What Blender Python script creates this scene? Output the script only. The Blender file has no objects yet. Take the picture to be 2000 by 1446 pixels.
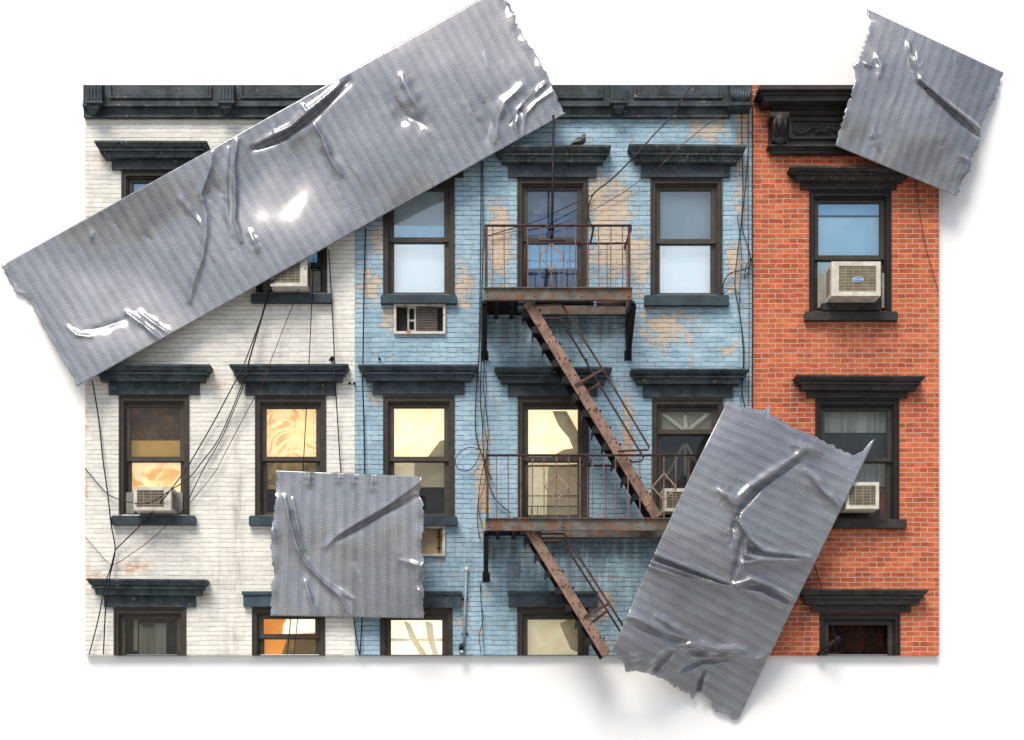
import bpy, bmesh, math, random
import numpy as np
from mathutils import Vector
random.seed(7)
rs = np.random.RandomState(5)
SC = bpy.context.scene
COL = SC.collection
S, D, CX, EY, EZ = 120.0, 22.0, 950.0, 1460.0, 1.6     # px per metre at the wall face, camera distance, eye point
BOARD = -0.105                                            # depth of the white board behind the wall face

def W(px, py, d=0.0):
    k = (D-d)/D
    cx = (CX-1000)/S
    return Vector((cx+(px-CX)/S*k, -d, EZ+(EY-py)/S*k))
def X(px, d=0.0): return W(px, 0, d).x
def Z(py, d=0.0): return W(0, py, d).z

# ---------------------------------------------------------------- materials
class G:
    def __init__(s, name):
        s.m = bpy.data.materials.new(name); s.m.use_nodes = True
        s.t = s.m.node_tree; s.b = s.t.nodes['Principled BSDF']; s.out = s.t.nodes['Material Output']
        s.pos = s.n('ShaderNodeNewGeometry').outputs['Position']
    def n(s, typ, ins=None, **at):
        nd = s.t.nodes.new(typ)
        for k, v in at.items(): setattr(nd, k, v)
        for k, v in (ins or {}).items(): s.set(nd.inputs[k], v)
        return nd
    def set(s, sock, v):
        if isinstance(v, bpy.types.NodeSocket): s.t.links.new(v, sock)
        else:
            if isinstance(v, (tuple, list)) and len(v) == 3 and sock.type == 'RGBA': v = (*v, 1)
            sock.default_value = v
    def mix(s, f, a, b, mode='MIX'):
        nd = s.n('ShaderNodeMix', data_type='RGBA', blend_type=mode)
        s.set(nd.inputs[0], f); s.set(nd.inputs[6], a); s.set(nd.inputs[7], b); return nd.outputs[2]
    def ma(s, op, a, b=0.5, c=None):
        nd = s.n('ShaderNodeMath', operation=op); s.set(nd.inputs[0], a); s.set(nd.inputs[1], b)
        if c is not None: s.set(nd.inputs[2], c)
        return nd.outputs[0]
    def sm(s, x, lo, hi, a=0.0, b=1.0):
        nd = s.n('ShaderNodeMapRange', interpolation_type='SMOOTHSTEP')
        for i, v in enumerate((x, lo, hi, a, b)): s.set(nd.inputs[i], v)
        return nd.outputs[0]
    def noise(s, scale, detail=4, rough=.55, vec=None, dist=0):
        return s.n('ShaderNodeTexNoise', {'Vector': vec or s.pos, 'Scale': scale, 'Detail': detail, 'Roughness': rough, 'Distortion': dist}).outputs['Fac']
    def sep(s, v=None):
        return s.n('ShaderNodeSeparateXYZ', {0: v or s.pos}).outputs
    def comb(s, x, y, z=0.0):
        return s.n('ShaderNodeCombineXYZ', {0: x, 1: y, 2: z}).outputs[0]
    def bump(s, h, strength=.5, dist=.01):
        s.set(s.b.inputs['Normal'], s.n('ShaderNodeBump', {'Strength': strength, 'Distance': dist, 'Height': h}).outputs[0])
    def P(s, **k):
        nm = dict(col='Base Color', rough='Roughness', metal='Metallic', emis='Emission Color', es='Emission Strength', spec='Specular IOR Level', coat='Coat Weight', crough='Coat Roughness')
        for a, v in k.items(): s.set(s.b.inputs[nm[a]], v)
        return s.m

def paint(name, c, rough=.6, var=.25, scale=3, spots=None, spot_amt=.6, spot_scale=14, metal=0, bump=.3, streak=False):
    g = G(name)
    n1 = g.noise(scale, 6, .65)
    col = g.mix(g.sm(n1, .3, .7), tuple(x*(1-var) for x in c), tuple(min(1, x*(1+var)) for x in c))
    v = g.pos
    if streak:
        x, y, z = g.sep(); v = g.comb(g.ma('MULTIPLY', x, 4.0), y, z)
    n2 = g.noise(spot_scale, 7, .75, v)
    if spots:
        col = g.mix(g.sm(n2, spot_amt, spot_amt+.06), col, spots)
    g.bump(g.ma('ADD', n1, n2), bump, .01)
    return g.P(spec=.28, col=col, rough=g.sm(n2, .3, .7, rough*.8, min(1, rough*1.2)), metal=metal)

def brickmat(name, c1, c2, mort, peel=None, bw=.235, rh=.08, ms=.006, grime_shade=(.12, .11, .09), rust=(.55, .26, .07), painted=True, mvis=(.35, .6), seed=0.0, vfade=.5):
    g = G(name)
    x, y, z = g.sep()
    base = g.comb(g.ma('ADD', x, seed), z, 0.0)
    wob = g.n('ShaderNodeTexNoise', {'Vector': g.pos, 'Scale': 6.0, 'Detail': 3.0}).outputs['Color']
    wob = g.mix(.45, wob, g.n('ShaderNodeTexNoise', {'Vector': g.pos, 'Scale': 1.7, 'Detail': 2.0}).outputs['Color'])
    sub = g.n('ShaderNodeVectorMath', {0: wob, 1: (.5, .5, .5)}, operation='SUBTRACT').outputs[0]
    vec = g.n('ShaderNodeVectorMath', {0: sub, 1: (.06, .050, 0), 2: base}, operation='MULTIPLY_ADD').outputs[0]
    def br(a, b, smooth, size):
        nd = g.n('ShaderNodeTexBrick', {'Vector': vec, 'Color1': (*a, 1), 'Color2': (*b, 1), 'Mortar': (*mort, 1), 'Scale': 1.0, 'Mortar Size': size, 'Mortar Smooth': smooth, 'Bias': 0.0, 'Brick Width': bw, 'Row Height': rh})
        return nd
    b1 = br(c1, c2, .2, ms)
    fac = b1.outputs['Fac']
    gv = g.comb(g.ma('MULTIPLY', x, 1.0), g.ma('MULTIPLY', z, 3.0), 0.0)
    gapvis = g.sm(g.noise(3.2, 7, .75, gv), mvis[0], mvis[1])
    if painted:
        vx, vz, _ = g.sep(vec)
        rw = g.ma('ABSOLUTE', g.ma('SUBTRACT', g.ma('FRACT', g.ma('ADD', g.ma('DIVIDE', vz, rh), .5)), .5))
        rowl = g.sm(rw, ms/rh*.35, ms/rh*1.5, 1, 0)
        fac = g.ma('MAXIMUM', rowl, g.ma('MULTIPLY', fac, vfade))
    bc = g.n('ShaderNodeTexBrick', {'Vector': vec, 'Color1': (*c1, 1), 'Color2': (*c2, 1), 'Mortar': (*[(p+q)/2 for p, q in zip(c1, c2)], 1), 'Scale': 1.0, 'Mortar Size': ms, 'Brick Width': bw, 'Row Height': rh}).outputs['Color']
    n1 = g.noise(1.3, 6, .6); n2 = g.noise(20, 5, .7)
    bc = g.mix(g.sm(n1, .3, .7, 0, .5), bc, tuple(x*.72 for x in c2))
    bc = g.mix(g.sm(n2, .35, .75, 0, .35), bc, tuple(min(1, x*1.25+.03) for x in c1))
    at = g.n('ShaderNodeVertexColor', layer_name='stain_shade').outputs['Color']
    sr, sg, sb = g.n('ShaderNodeSeparateColor', {0: at}).outputs[:3]
    nb = g.noise(7.0, 7, .72, vec)
    nl = g.noise(2.2, 4, .6)
    rid = g.ma('FLOOR', g.ma('DIVIDE', g.sep(vec)[1], rh)); xo = g.ma('MULTIPLY', g.ma('MODULO', rid, 2.0), bw*.5)
    cid = g.ma('FLOOR', g.ma('DIVIDE', g.ma('ADD', g.sep(vec)[0], xo), bw))
    wn = g.n('ShaderNodeTexWhiteNoise', {'Vector': g.comb(cid, rid, 0.0)}, noise_dimensions='3D').outputs['Value']
    bc = g.mix(g.sm(wn, .70, .95, 0, .42 if not painted else .2), bc, tuple(q*.45 for q in c2))
    bc = g.mix(g.sm(wn, .30, .05, 0, .45 if not painted else .22), bc, tuple(min(1, q*1.15+.02) for q in c1))
    if peel:
        m = g.sm(g.ma('ADD', g.ma('ADD', g.ma('MULTIPLY', nb, 1.3), g.ma('MULTIPLY', nl, .5)), g.ma('MULTIPLY', sr, .55)), 1.06, 1.12)
        pc = g.mix(g.sm(n2, .3, .7), tuple(x*.8 for x in peel), peel)
        bc = g.mix(g.ma('MULTIPLY', m, .85), bc, pc)
        dk = g.sm(g.noise(1.7, 6, .7), .48, .68, 0, .45)
        bc = g.mix(dk, bc, (.20, .36, .50))
    xs = g.comb(g.ma('MULTIPLY', x, 5.0), g.ma('MULTIPLY', z, .8), y)
    ns = g.noise(2.0, 5, .65, xs)
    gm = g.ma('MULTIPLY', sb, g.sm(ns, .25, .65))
    bc = g.mix(g.sm(gm, 0.0, 1.0, 0, .8), bc, grime_shade)
    rm = g.ma('MULTIPLY', sg, g.sm(nb, .35, .6))
    bc = g.mix(g.sm(rm, 0, 1, 0, .85), bc, rust)
    col = g.mix(g.ma('MULTIPLY', fac, gapvis) if painted else fac, bc, mort)
    # chipped flecks
    col = g.mix(g.sm(g.noise(38, 3, .8), .74, .78, 0, .5), col, grime_shade)
    h = g.ma('ADD', g.ma('MULTIPLY', g.ma('SUBTRACT', 1.0, fac), 1.0), g.ma('MULTIPLY', n2, .55))
    if peel: h = g.ma('SUBTRACT', h, g.ma('MULTIPLY', m, .5))
    g.bump(h, .75 if painted else .6, .012)
    return g.P(col=col, rough=.75, spec=.3)

M = {}
M['wall_white'] = brickmat('white painted brick', (.88, .85, .765), (.80, .78, .71), (.30, .28, .24), bw=.29, rh=.0758, ms=.0048, mvis=(.42, .66), vfade=.42, grime_shade=(.28, .25, .19))
M['wall_blue'] = brickmat('pale blue painted brick', (.43, .585, .67), (.29, .45, .565), (.05, .08, .11), peel=(.72, .54, .37), bw=.25, rh=.0795, ms=.0055, mvis=(.38, .58), vfade=.55, grime_shade=(.13, .17, .19), seed=3.3)
M['wall_red'] = brickmat('orange red brick', (.62, .15, .050), (.42, .075, .030), (.52, .42, .33), bw=.235, rh=.081, ms=.0062, painted=False, grime_shade=(.10, .045, .035), rust=(.62, .20, .08), seed=1.7)
M['trim_blue'] = paint('blue black trim paint', (.038, .051, .062), .5, .55, 4, (.20, .15, .11), .66, 9)
M['trim_worn'] = paint('weathered blue black trim', (.038, .049, .056), .55, .6, 4, (.34, .25, .15), .61, 10)
M['drop'] = paint('dark trim with bird lime', (.044, .054, .060), .65, .55, 5, (.24, .23, .20), .575, 9, streak=True)
M['trim_black'] = paint('black brown trim paint', (.036, .032, .030), .5, .4, 5, (.2, .15, .12), .72, 12)
M['drop_black'] = paint('black trim with bird lime', (.034, .031, .030), .7, .45, 5, (.20, .19, .18), .585, 9, streak=True)
M['slate'] = paint('blue grey stone paint', (.045, .075, .095), .6, .3, 4, (.25, .10, .06), .68, 8)
M['sill_blue'] = paint('sill paint slate blue', (.034, .054, .068), .6, .35, 5, (.28, .11, .07), .62, 7)
M['casing'] = paint('dark brown window casing', (.048, .039, .031), .5, .25, 6)
M['casing_red'] = paint('black brown window casing', (.017, .0145, .0135), .5, .25, 6)
M['sash'] = paint('brown window sash', (.066, .055, .044), .45, .2, 8)
M['iron'] = paint('rusty painted iron', (.125, .125, .11), .65, .45, 5, (.21, .085, .04), .50, 11, metal=.15, bump=.5)
M['stringer'] = paint('rust brown stringer', (.27, .17, .13), .65, .4, 6, (.12, .055, .03), .53, 12, bump=.4)
M['ironred'] = paint('red brown rusted iron', (.085, .045, .036), .7, .4, 7, (.12, .08, .07), .58, 16, metal=.1, bump=.4)
M['irondark'] = paint('near black iron', (.010, .008, .010), .65, .4, 8, (.10, .04, .02), .68, 14, bump=.3)
M['railrust'] = paint('thin rusted bar', (.19, .105, .085), .65, .35, 12, (.12, .05, .03), .6, 30)
M['diamond'] = paint('pale rusted diamond bar', (.30, .19, .14), .6, .3, 12, (.2, .2, .2), .6, 30)
M['cable'] = paint('black cable', (.012, .010, .012), .55, .2, 10)
M['cable_thin'] = paint('thin faded cable', (.05, .03, .03), .6, .3, 10)
M['ac_white'] = paint('off white metal', (.60, .565, .48), .45, .2, 6, (.34, .22, .11), .66, 14, bump=.1)
M['ac_beige'] = paint('beige metal grille', (.34, .29, .21), .5, .2, 8)
M['ac_dark'] = paint('dark grille interior', (.035, .032, .03), .6, .3, 8)
M['accordion'] = paint('grey side panel', (.30, .30, .27), .6, .15, 8)
M['wood'] = paint('weathered plywood', (.46, .34, .20), .7, .25, 3)
M['sleeve'] = paint('rust streaked white frame', (.60, .56, .48), .5, .15, 8, (.38, .15, .03), .55, 6)
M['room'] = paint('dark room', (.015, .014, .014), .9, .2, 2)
M['badge'] = G('blue badge').P(col=(.02, .22, .48), rough=.35)
M['white'] = G('white print').P(col=(.8, .8, .8), rough=.5)
M['plate'] = paint('grey wall plate', (.22, .26, .29), .6, .2, 8)
M['pipe'] = paint('blue grey conduit', (.22, .30, .36), .5, .2, 8, (.3, .12, .05), .66, 10)
M['board'] = G('matt white board').P(col=(.93, .93, .93), rough=.9, spec=.1)
g = G('pale concrete'); M['ground'] = g.P(col=g.mix(g.sm(g.noise(.8, 8, .7), .3, .7), (.27, .265, .25), (.34, .335, .32)), rough=.85)

def glass(name, refl, tint=(1, 1, 1)):
    g = G(name)
    tr = g.n('ShaderNodeBsdfTransparent', {'Color': (*tint, 1)})
    wv = g.noise(1.6, 2, .5)
    bn = g.n('ShaderNodeBump', {'Strength': .5, 'Distance': .02, 'Height': wv}).outputs[0]
    gl = g.n('ShaderNodeBsdfGlossy', {'Roughness': .03, 'Color': (1, 1, 1, 1), 'Normal': bn})
    fr = g.n('ShaderNodeFresnel', {'IOR': 1.3}).outputs[0]
    mx = g.n('ShaderNodeMixShader', {0: g.ma('ADD', fr, refl), 1: tr.outputs[0], 2: gl.outputs[0]})
    g.t.links.new(mx.outputs[0], g.out.inputs[0]); return g.m
M['glass_open'] = glass('thin dark window glass', -.018)
M['glass'] = glass('window glass', .0)
M['glass_sky'] = glass('reflective window glass', .06, (.9, .95, 1))

def pane_fill(name, c1, c2, kind='plain', em=0.0, sc=2.0, c3=None):
    """blinds and curtains behind a pane; sky and street reflections painted as glowing colour"""
    g = G(name)
    x, y, z = g.sep()
    if kind == 'plain': f = g.ma('ADD', g.ma('MULTIPLY', g.sm(g.noise(sc, 5, .6, None, 1.0), .35, .65), .8), g.ma('MULTIPLY', g.sm(g.noise(30, 3, .6), .4, .7), .2))
    elif kind == 'fold':
        v = g.comb(g.ma('MULTIPLY', x, 9.0), g.ma('MULTIPLY', z, .6), 0.0)
        f = g.sm(g.noise(sc, 4, .6, v, .4), .35, .65)
    elif kind == 'slat':
        n = g.noise(sc, 4, .6)
        w = g.ma('SINE', g.ma('MULTIPLY', z, 150.0), 0)
        f = g.ma('ADD', g.sm(n, .38, .62, 0, .75), g.ma('MULTIPLY', w, .12))
    elif kind == 'swirl':
        v = g.n('ShaderNodeTexNoise', {'Vector': g.pos, 'Scale': 1.6, 'Detail': 1.0, 'Distortion': 1.4}).outputs['Fac']
        w = g.ma('SINE', g.ma('ADD', g.ma('MULTIPLY', v, 30.0*sc), g.ma('MULTIPLY', z, 3.0)), 0)
        w2 = g.ma('SINE', g.ma('ADD', g.ma('MULTIPLY', v, 62.0*sc), g.ma('MULTIPLY', x, 9.0)), 0)
        f = g.ma('ADD', g.ma('MULTIPLY', g.sm(w, -.7, .8), .75), g.ma('MULTIPLY', g.sm(w2, .2, .9), .25))
    col = g.mix(f, c1, c2)
    if c3: col = g.mix(g.sm(g.noise(1.6*sc, 2, .5, None, 1.6), .42, .62, 0, .8), col, c3)
    g.bump(f, .2, .02)
    if em: g.P(emis=col, es=em)  # added glow in place of bright reflections on the glass
    return g.P(col=col, rough=.8, spec=.2)
SH = {  # cream, gold, orange and sky tones paint the reflections in the panes
 'cream': pane_fill('painted cream reflection', (.93, .74, .42), (1, .90, .64), 'plain', .72, 2.0),
 'cream2': pane_fill('painted pale cream reflection', (.78, .67, .41), (.90, .82, .58), 'plain', .25, 2.5),
 'whitegold': pane_fill('painted white gold reflection', (.96, .88, .62), (1, .97, .85), 'fold', .75, 1.2),
 'tan': pane_fill('painted tan shade in reflection', (.46, .38, .24), (.60, .50, .32), 'plain', .08, 2),  # shadow shapes of the reflected building, painted as flat sheets
 'olive': pane_fill('painted olive gold reflection', (.28, .20, .08), (.60, .42, .17), 'swirl', .10, .9),
 'swirl': pane_fill('painted orange cream swirl reflection', (.85, .42, .16), (1, .82, .46), 'swirl', .62, 1.25, (.98, .72, .36)),
 'orange': pane_fill('painted orange reflection', (.82, .38, .11), (.95, .58, .24), 'slat', .58, 1.8, (1, .84, .50)),
 'orangeflat': pane_fill('painted deep orange reflection', (.82, .27, .04), (.86, .36, .08), 'plain', .48, 2),
 'browngold': pane_fill('brown and gold slatted blind with painted reflection', (.10, .065, .035), (.46, .24, .09), 'slat', .05, 1.5),
 'goldlow': pane_fill('gold slatted blind with painted reflection', (.50, .29, .08), (.72, .45, .14), 'slat', .14, 2.0),
 'palelight': pane_fill('painted pale sky reflection', (.73, .85, .93), (.80, .89, .95), 'plain', .34, 3),  # sky mirrored in the lower panes, painted with added glow
 'greygreen': pane_fill('grey green roller blind', (.52, .56, .51), (.60, .64, .59), 'plain', .05, 2),
 'bluegrey': pane_fill('blue grey blind with painted sky', (.42, .64, .72), (.54, .74, .80), 'plain', .2, 2),
 'skyblue': pane_fill('painted light blue sky reflection', (.28, .60, .84), (.40, .70, .90), 'plain', .18, 1.5),
 'deepblue': pane_fill('deep blue cloth and painted reflection', (.07, .17, .29), (.14, .27, .40), 'fold', 0, 1),
 'greyblue': pane_fill('dusky blue cloth', (.15, .19, .22), (.27, .30, .31), 'swirl', 0, .5),
 'curtain': pane_fill('grey olive net curtain', (.16, .16, .125), (.27, .265, .21), 'fold', 0, 1.2),
 'netgrey': pane_fill('pale grey net curtain', (.24, .27, .24), (.42, .44, .40), 'fold', 0, 1.4),
 'darkgrey': pane_fill('dark grey insect screen and painted reflection', (.055, .058, .05), (.085, .088, .078), 'plain', 0, 3),
 'dark': pane_fill('painted pane dark', (.03, .026, .022), (.05, .04, .032), 'plain', 0, 3),  # interior dark and reflected silhouettes, painted as a flat sheet
 'redglow': pane_fill('dim interior with a red glow', (.012, .007, .006), (.018, .010, .008), 'plain', 0, 3, (.07, .016, .006)),
 'beige': pane_fill('beige paper', (.44, .41, .30), (.52, .48, .36), 'plain', .03, 3),
 'star': pane_fill('pale pane strip', (.62, .62, .50), (.70, .70, .58), 'plain', .05, 3),
}

# ---------------------------------------------------------------- mesh builder
class MB:
    def __init__(s): s.v = []; s.f = []; s.mi = []; s.sm = []
    def add(s, vs, fs, mi=0, smooth=False):
        o = len(s.v); s.v += [tuple(v) for v in vs]
        for f in fs: s.f.append(tuple(i+o for i in f)); s.mi.append(mi); s.sm.append(smooth)
    def box(s, x0, x1, y0, y1, z0, z1, mi=0):
        if x0 > x1: x0, x1 = x1, x0
        if y0 > y1: y0, y1 = y1, y0
        if z0 > z1: z0, z1 = z1, z0
        s.add([(x0, y0, z0), (x1, y0, z0), (x1, y1, z0), (x0, y1, z0), (x0, y0, z1), (x1, y0, z1), (x1, y1, z1), (x0, y1, z1)],
              [(0, 3, 2, 1), (4, 5, 6, 7), (0, 1, 5, 4), (1, 2, 6, 5), (2, 3, 7, 6), (3, 0, 4, 7)], mi)
    def pbox(s, px0, px1, py0, py1, dback, dfront, mi=0):       # measured on its front face
        s.box(X(px0, dfront), X(px1, dfront), -dfront, -dback, Z(py1, dfront), Z(py0, dfront), mi)
    def bar(s, a, b, w, h, up=Vector((0, 1, 0)), mi=0):          # square bar from a to b
        a = Vector(a); b = Vector(b); t = (b-a).normalized()
        u = t.cross(up)
        if u.length < 1e-3: u = t.cross(Vector((1, 0, 0)))
        u.normalize(); v = u.cross(t)
        vs = [p+u*(sx*w/2)+v*(sy*h/2) for p in (a, b) for sx, sy in ((-1, -1), (1, -1), (1, 1), (-1, 1))]
        s.add(vs, [(0, 1, 2, 3), (7, 6, 5, 4), (0, 4, 5, 1), (1, 5, 6, 2), (2, 6, 7, 3), (3, 7, 4, 0)], mi)
    def tube(s, pts, r, n=6, mi=0, smooth_pts=False):
        pts = [Vector(p) for p in pts]
        if smooth_pts and len(pts) > 2:
            q = []
            for i in range(len(pts)-1):
                p0 = pts[max(0, i-1)]; p1 = pts[i]; p2 = pts[i+1]; p3 = pts[min(len(pts)-1, i+2)]
                for k in range(5):
                    t = k/5
                    q.append(.5*((2*p1)+(p2-p0)*t+(2*p0-5*p1+4*p2-p3)*t*t+(3*p1-p0-3*p2+p3)*t**3))
            q.append(pts[-1]); pts = q
        rr = r if isinstance(r, (list, tuple)) else [r]*len(pts)
        vs = []; fs = []; m = len(pts)
        for i, p in enumerate(pts):
            t = (pts[min(m-1, i+1)]-pts[max(0, i-1)]).normalized()
            ref = Vector((0, 1, 0)) if abs(t.y) < .9 else Vector((0, 0, 1))
            u = t.cross(ref).normalized(); v = t.cross(u)
            for k in range(n):
                a = 2*math.pi*k/n; vs.append(p+(u*math.cos(a)+v*math.sin(a))*rr[i])
        for i in range(m-1):
            for k in range(n):
                fs.append((i*n+k, i*n+(k+1) % n, (i+1)*n+(k+1) % n, (i+1)*n+k))
        fs.append(tuple(range(n-1, -1, -1))); fs.append(tuple((m-1)*n+k for k in range(n)))
        s.add(vs, fs, mi, n > 5)
    def blob(s, c, rx, ry, rz, nu=8, nv=6, mi=0):
        vs = [(c[0], c[1], c[2]-rz)]; fs = []
        for j in range(1, nv):
            t = -math.pi/2+math.pi*j/nv
            for i in range(nu):
                a = 2*math.pi*i/nu; vs.append((c[0]+rx*math.cos(t)*math.cos(a), c[1]+ry*math.cos(t)*math.sin(a), c[2]+rz*math.sin(t)))
        vs.append((c[0], c[1], c[2]+rz))
        for i in range(nu):
            fs.append((0, 1+(i+1) % nu, 1+i)); fs.append((len(vs)-1, 1+(nv-2)*nu+i, 1+(nv-2)*nu+(i+1) % nu))
            for j in range(nv-2):
                fs.append((1+j*nu+i, 1+j*nu+(i+1) % nu, 1+(j+1)*nu+(i+1) % nu, 1+(j+1)*nu+i))
        s.add(vs, fs, mi, True)
    def poly(s, pts, d, th, mi=0):                               # pixel outline, at depth d (front), th thick
        a = [W(x, y, d) for x, y in pts]; b = [Vector((p.x, p.y+th, p.z)) for p in a]; n = len(a)
        s.add(a+b, [tuple(range(n)), tuple(range(2*n-1, n-1, -1))]+[(i, n+i, n+(i+1) % n, (i+1) % n) for i in range(n)], mi)
    def mould(s, prof, fx0, fx1, p0, mi=0, base=0.0, px=True):
        """mitred moulding: prof = [(py, proj)], width given at projection p0"""
        x0 = X(fx0, p0); x1 = X(fx1, p0); rows = []
        vs = []
        for py, p in prof:
            z = Z(py, p) if px else py
            e = p-p0
            vs += [(x0-e, -base+.0, z), (x0-e, -p, z), (x1+e, -p, z), (x1+e, -base, z)]
        fs = []; n = len(prof)
        for i in range(n-1):
            for k in range(3): fs.append((4*i+k, 4*(i+1)+k, 4*(i+1)+k+1, 4*i+k+1))
        fs.append((0, 1, 2, 3)); fs.append(tuple(4*(n-1)+k for k in (3, 2, 1, 0)))
        s.add(vs, fs, mi)
    def ring(s, x0, x1, z0, z1, w, yf, yb, bottom=True, wt=None, mi=0):
        wt = wt or w
        s.box(x0, x0+w, yf, yb, z0, z1, mi); s.box(x1-w, x1, yf, yb, z0, z1, mi)
        s.box(x0+w, x1-w, yf, yb, z1-wt, z1, mi)
        if bottom: s.box(x0+w, x1-w, yf, yb, z0, z0+w, mi)
    def build(s, name, mats, parent=None, off=None):
        if not isinstance(mats, (list, tuple)): mats = [mats]
        me = bpy.data.meshes.new(name)
        o_ = Vector((0, 0, 0))
        if parent is not None:
            r = parent
            while r.parent: r = r.parent
            o_ = r.location
        if off is not None: o_ = Vector(off)
        me.from_pydata([(v[0]-o_[0], v[1]-o_[1], v[2]-o_[2]) for v in s.v], [], s.f)
        for m in mats: me.materials.append(m)
        me.polygons.foreach_set('material_index', s.mi)
        me.polygons.foreach_set('use_smooth', s.sm)
        bm = bmesh.new(); bm.from_mesh(me); bmesh.ops.recalc_face_normals(bm, faces=bm.faces); bm.to_mesh(me); bm.free()
        me.update()
        o = bpy.data.objects.new(name, me); COL.objects.link(o)
        if parent is not None: o.parent = parent
        elif off is not None: o.location = off
        return o

def tag(o, label=None, cat=None, group=None, kind=None):
    if label: o['label'] = label
    if cat: o['category'] = cat
    if group: o['group'] = group
    if kind: o['kind'] = kind
    return o
def empty(name, loc, label, cat, group=None):
    o = bpy.data.objects.new(name, None); o.location = loc; o.empty_display_size = .2; COL.objects.link(o)
    return tag(o, label, cat, group)

# ---------------------------------------------------------------- setting
mb = MB(); mb.box(-90, 90, -90, 30, -.3, 0)
tag(mb.build('ground', M['ground']), kind='structure')

PX0, PX1, PY0, PY1 = 166, 1834, 166, 1280
bx0, bx1, bz0, bz1 = X(PX0), X(PX1), Z(PY1), Z(PY0)
board = MB(); yb = -BOARD
for x0, x1, z0, z1 in ((-30, bx0+.02, 0, 26), (bx1-.02, 30, 0, 26), (bx0+.02, bx1-.02, 0, bz0+.02), (bx0+.02, bx1-.02, bz1-.02, 26)):
    board.box(x0, x1, yb, yb+.1, z0, z1)
bo = board.build('backing_board', M['board'], off=(0, yb, 0))
tag(bo, 'plain white backing board behind the three brick facades and the tape', 'board')

# ---------------------------------------------------------------- walls
def blobs(px, py, L):
    m = 0
    for cx, cy, rx, ry, w in L:
        m = np.maximum(m, w*np.exp(-(((px-cx)/rx)**2+((py-cy)/ry)**2)))
    return m
def edges(a, b, cuts, step):
    c = sorted(set([a, b]+[k for k in cuts if a < k < b])); out = []
    for i in range(len(c)-1):
        n = max(1, int(math.ceil((c[i+1]-c[i])/step)))
        out += [c[i]+(c[i+1]-c[i])*k/n for k in range(n)]
    return out+[c[-1]]

def wall(root, name, px0, px1, openings, matw, peel, rust, grime_shade):
    """front face as one sheet with real openings, their reveals, and the sides, floor and back of the slab"""
    x0, x1 = X(px0)+.001, X(px1)-.001; z0, z1 = bz0, bz1
    ops = [(X(a), X(b), max(Z(d), z0), min(Z(c), z1)) for a, b, c, d in openings]
    xs = edges(x0, x1, [k for o in ops for k in o[:2]], .07)
    zs = edges(z0, z1, [k for o in ops for k in o[2:]], .07)
    nx, nz = len(xs), len(zs)
    mb = MB()
    vs = [(x, 0, z) for z in zs for x in xs]; fs = []
    for j in range(nz-1):
        for i in range(nx-1):
            cx = (xs[i]+xs[i+1])/2; cz = (zs[j]+zs[j+1])/2
            if any(o[0] < cx < o[1] and o[2] < cz < o[3] for o in ops): continue
            k = j*nx+i; fs.append((k, k+1, k+nx+1, k+nx))
    mb.add(vs, fs)
    for a, b, c, d in ops:
        mb.add([(a, 0, c), (b, 0, c), (b, 0, d), (a, 0, d), (a, .3, c), (b, .3, c), (b, .3, d), (a, .3, d)],
               [(0, 4, 5, 1), (1, 5, 6, 2), (2, 6, 7, 3), (3, 7, 4, 0)])
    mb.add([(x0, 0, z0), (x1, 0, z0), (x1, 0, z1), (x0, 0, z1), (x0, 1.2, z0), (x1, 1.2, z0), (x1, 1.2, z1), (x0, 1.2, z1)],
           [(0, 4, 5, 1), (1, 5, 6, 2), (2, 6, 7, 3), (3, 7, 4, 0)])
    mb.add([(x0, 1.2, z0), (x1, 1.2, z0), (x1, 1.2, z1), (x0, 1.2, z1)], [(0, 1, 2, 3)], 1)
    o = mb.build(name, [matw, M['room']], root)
    me = o.data
    co = np.empty(len(me.vertices)*3); me.vertices.foreach_get('co', co); co = co.reshape(-1, 3)+np.array(root.location)
    px = (co[:, 0]-(CX-1000)/S)*S+CX; py = EY-(co[:, 2]-EZ)*S
    ca = me.color_attributes.new('stain_shade', 'FLOAT_COLOR', 'POINT')
    z_ = np.zeros(len(px))
    arr = np.stack([z_+blobs(px, py, peel), z_+blobs(px, py, rust), z_+blobs(px, py, grime_shade), z_+1], 1).astype(np.float32)
    ca.data.foreach_set('color', arr.ravel())
    return o

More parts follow.
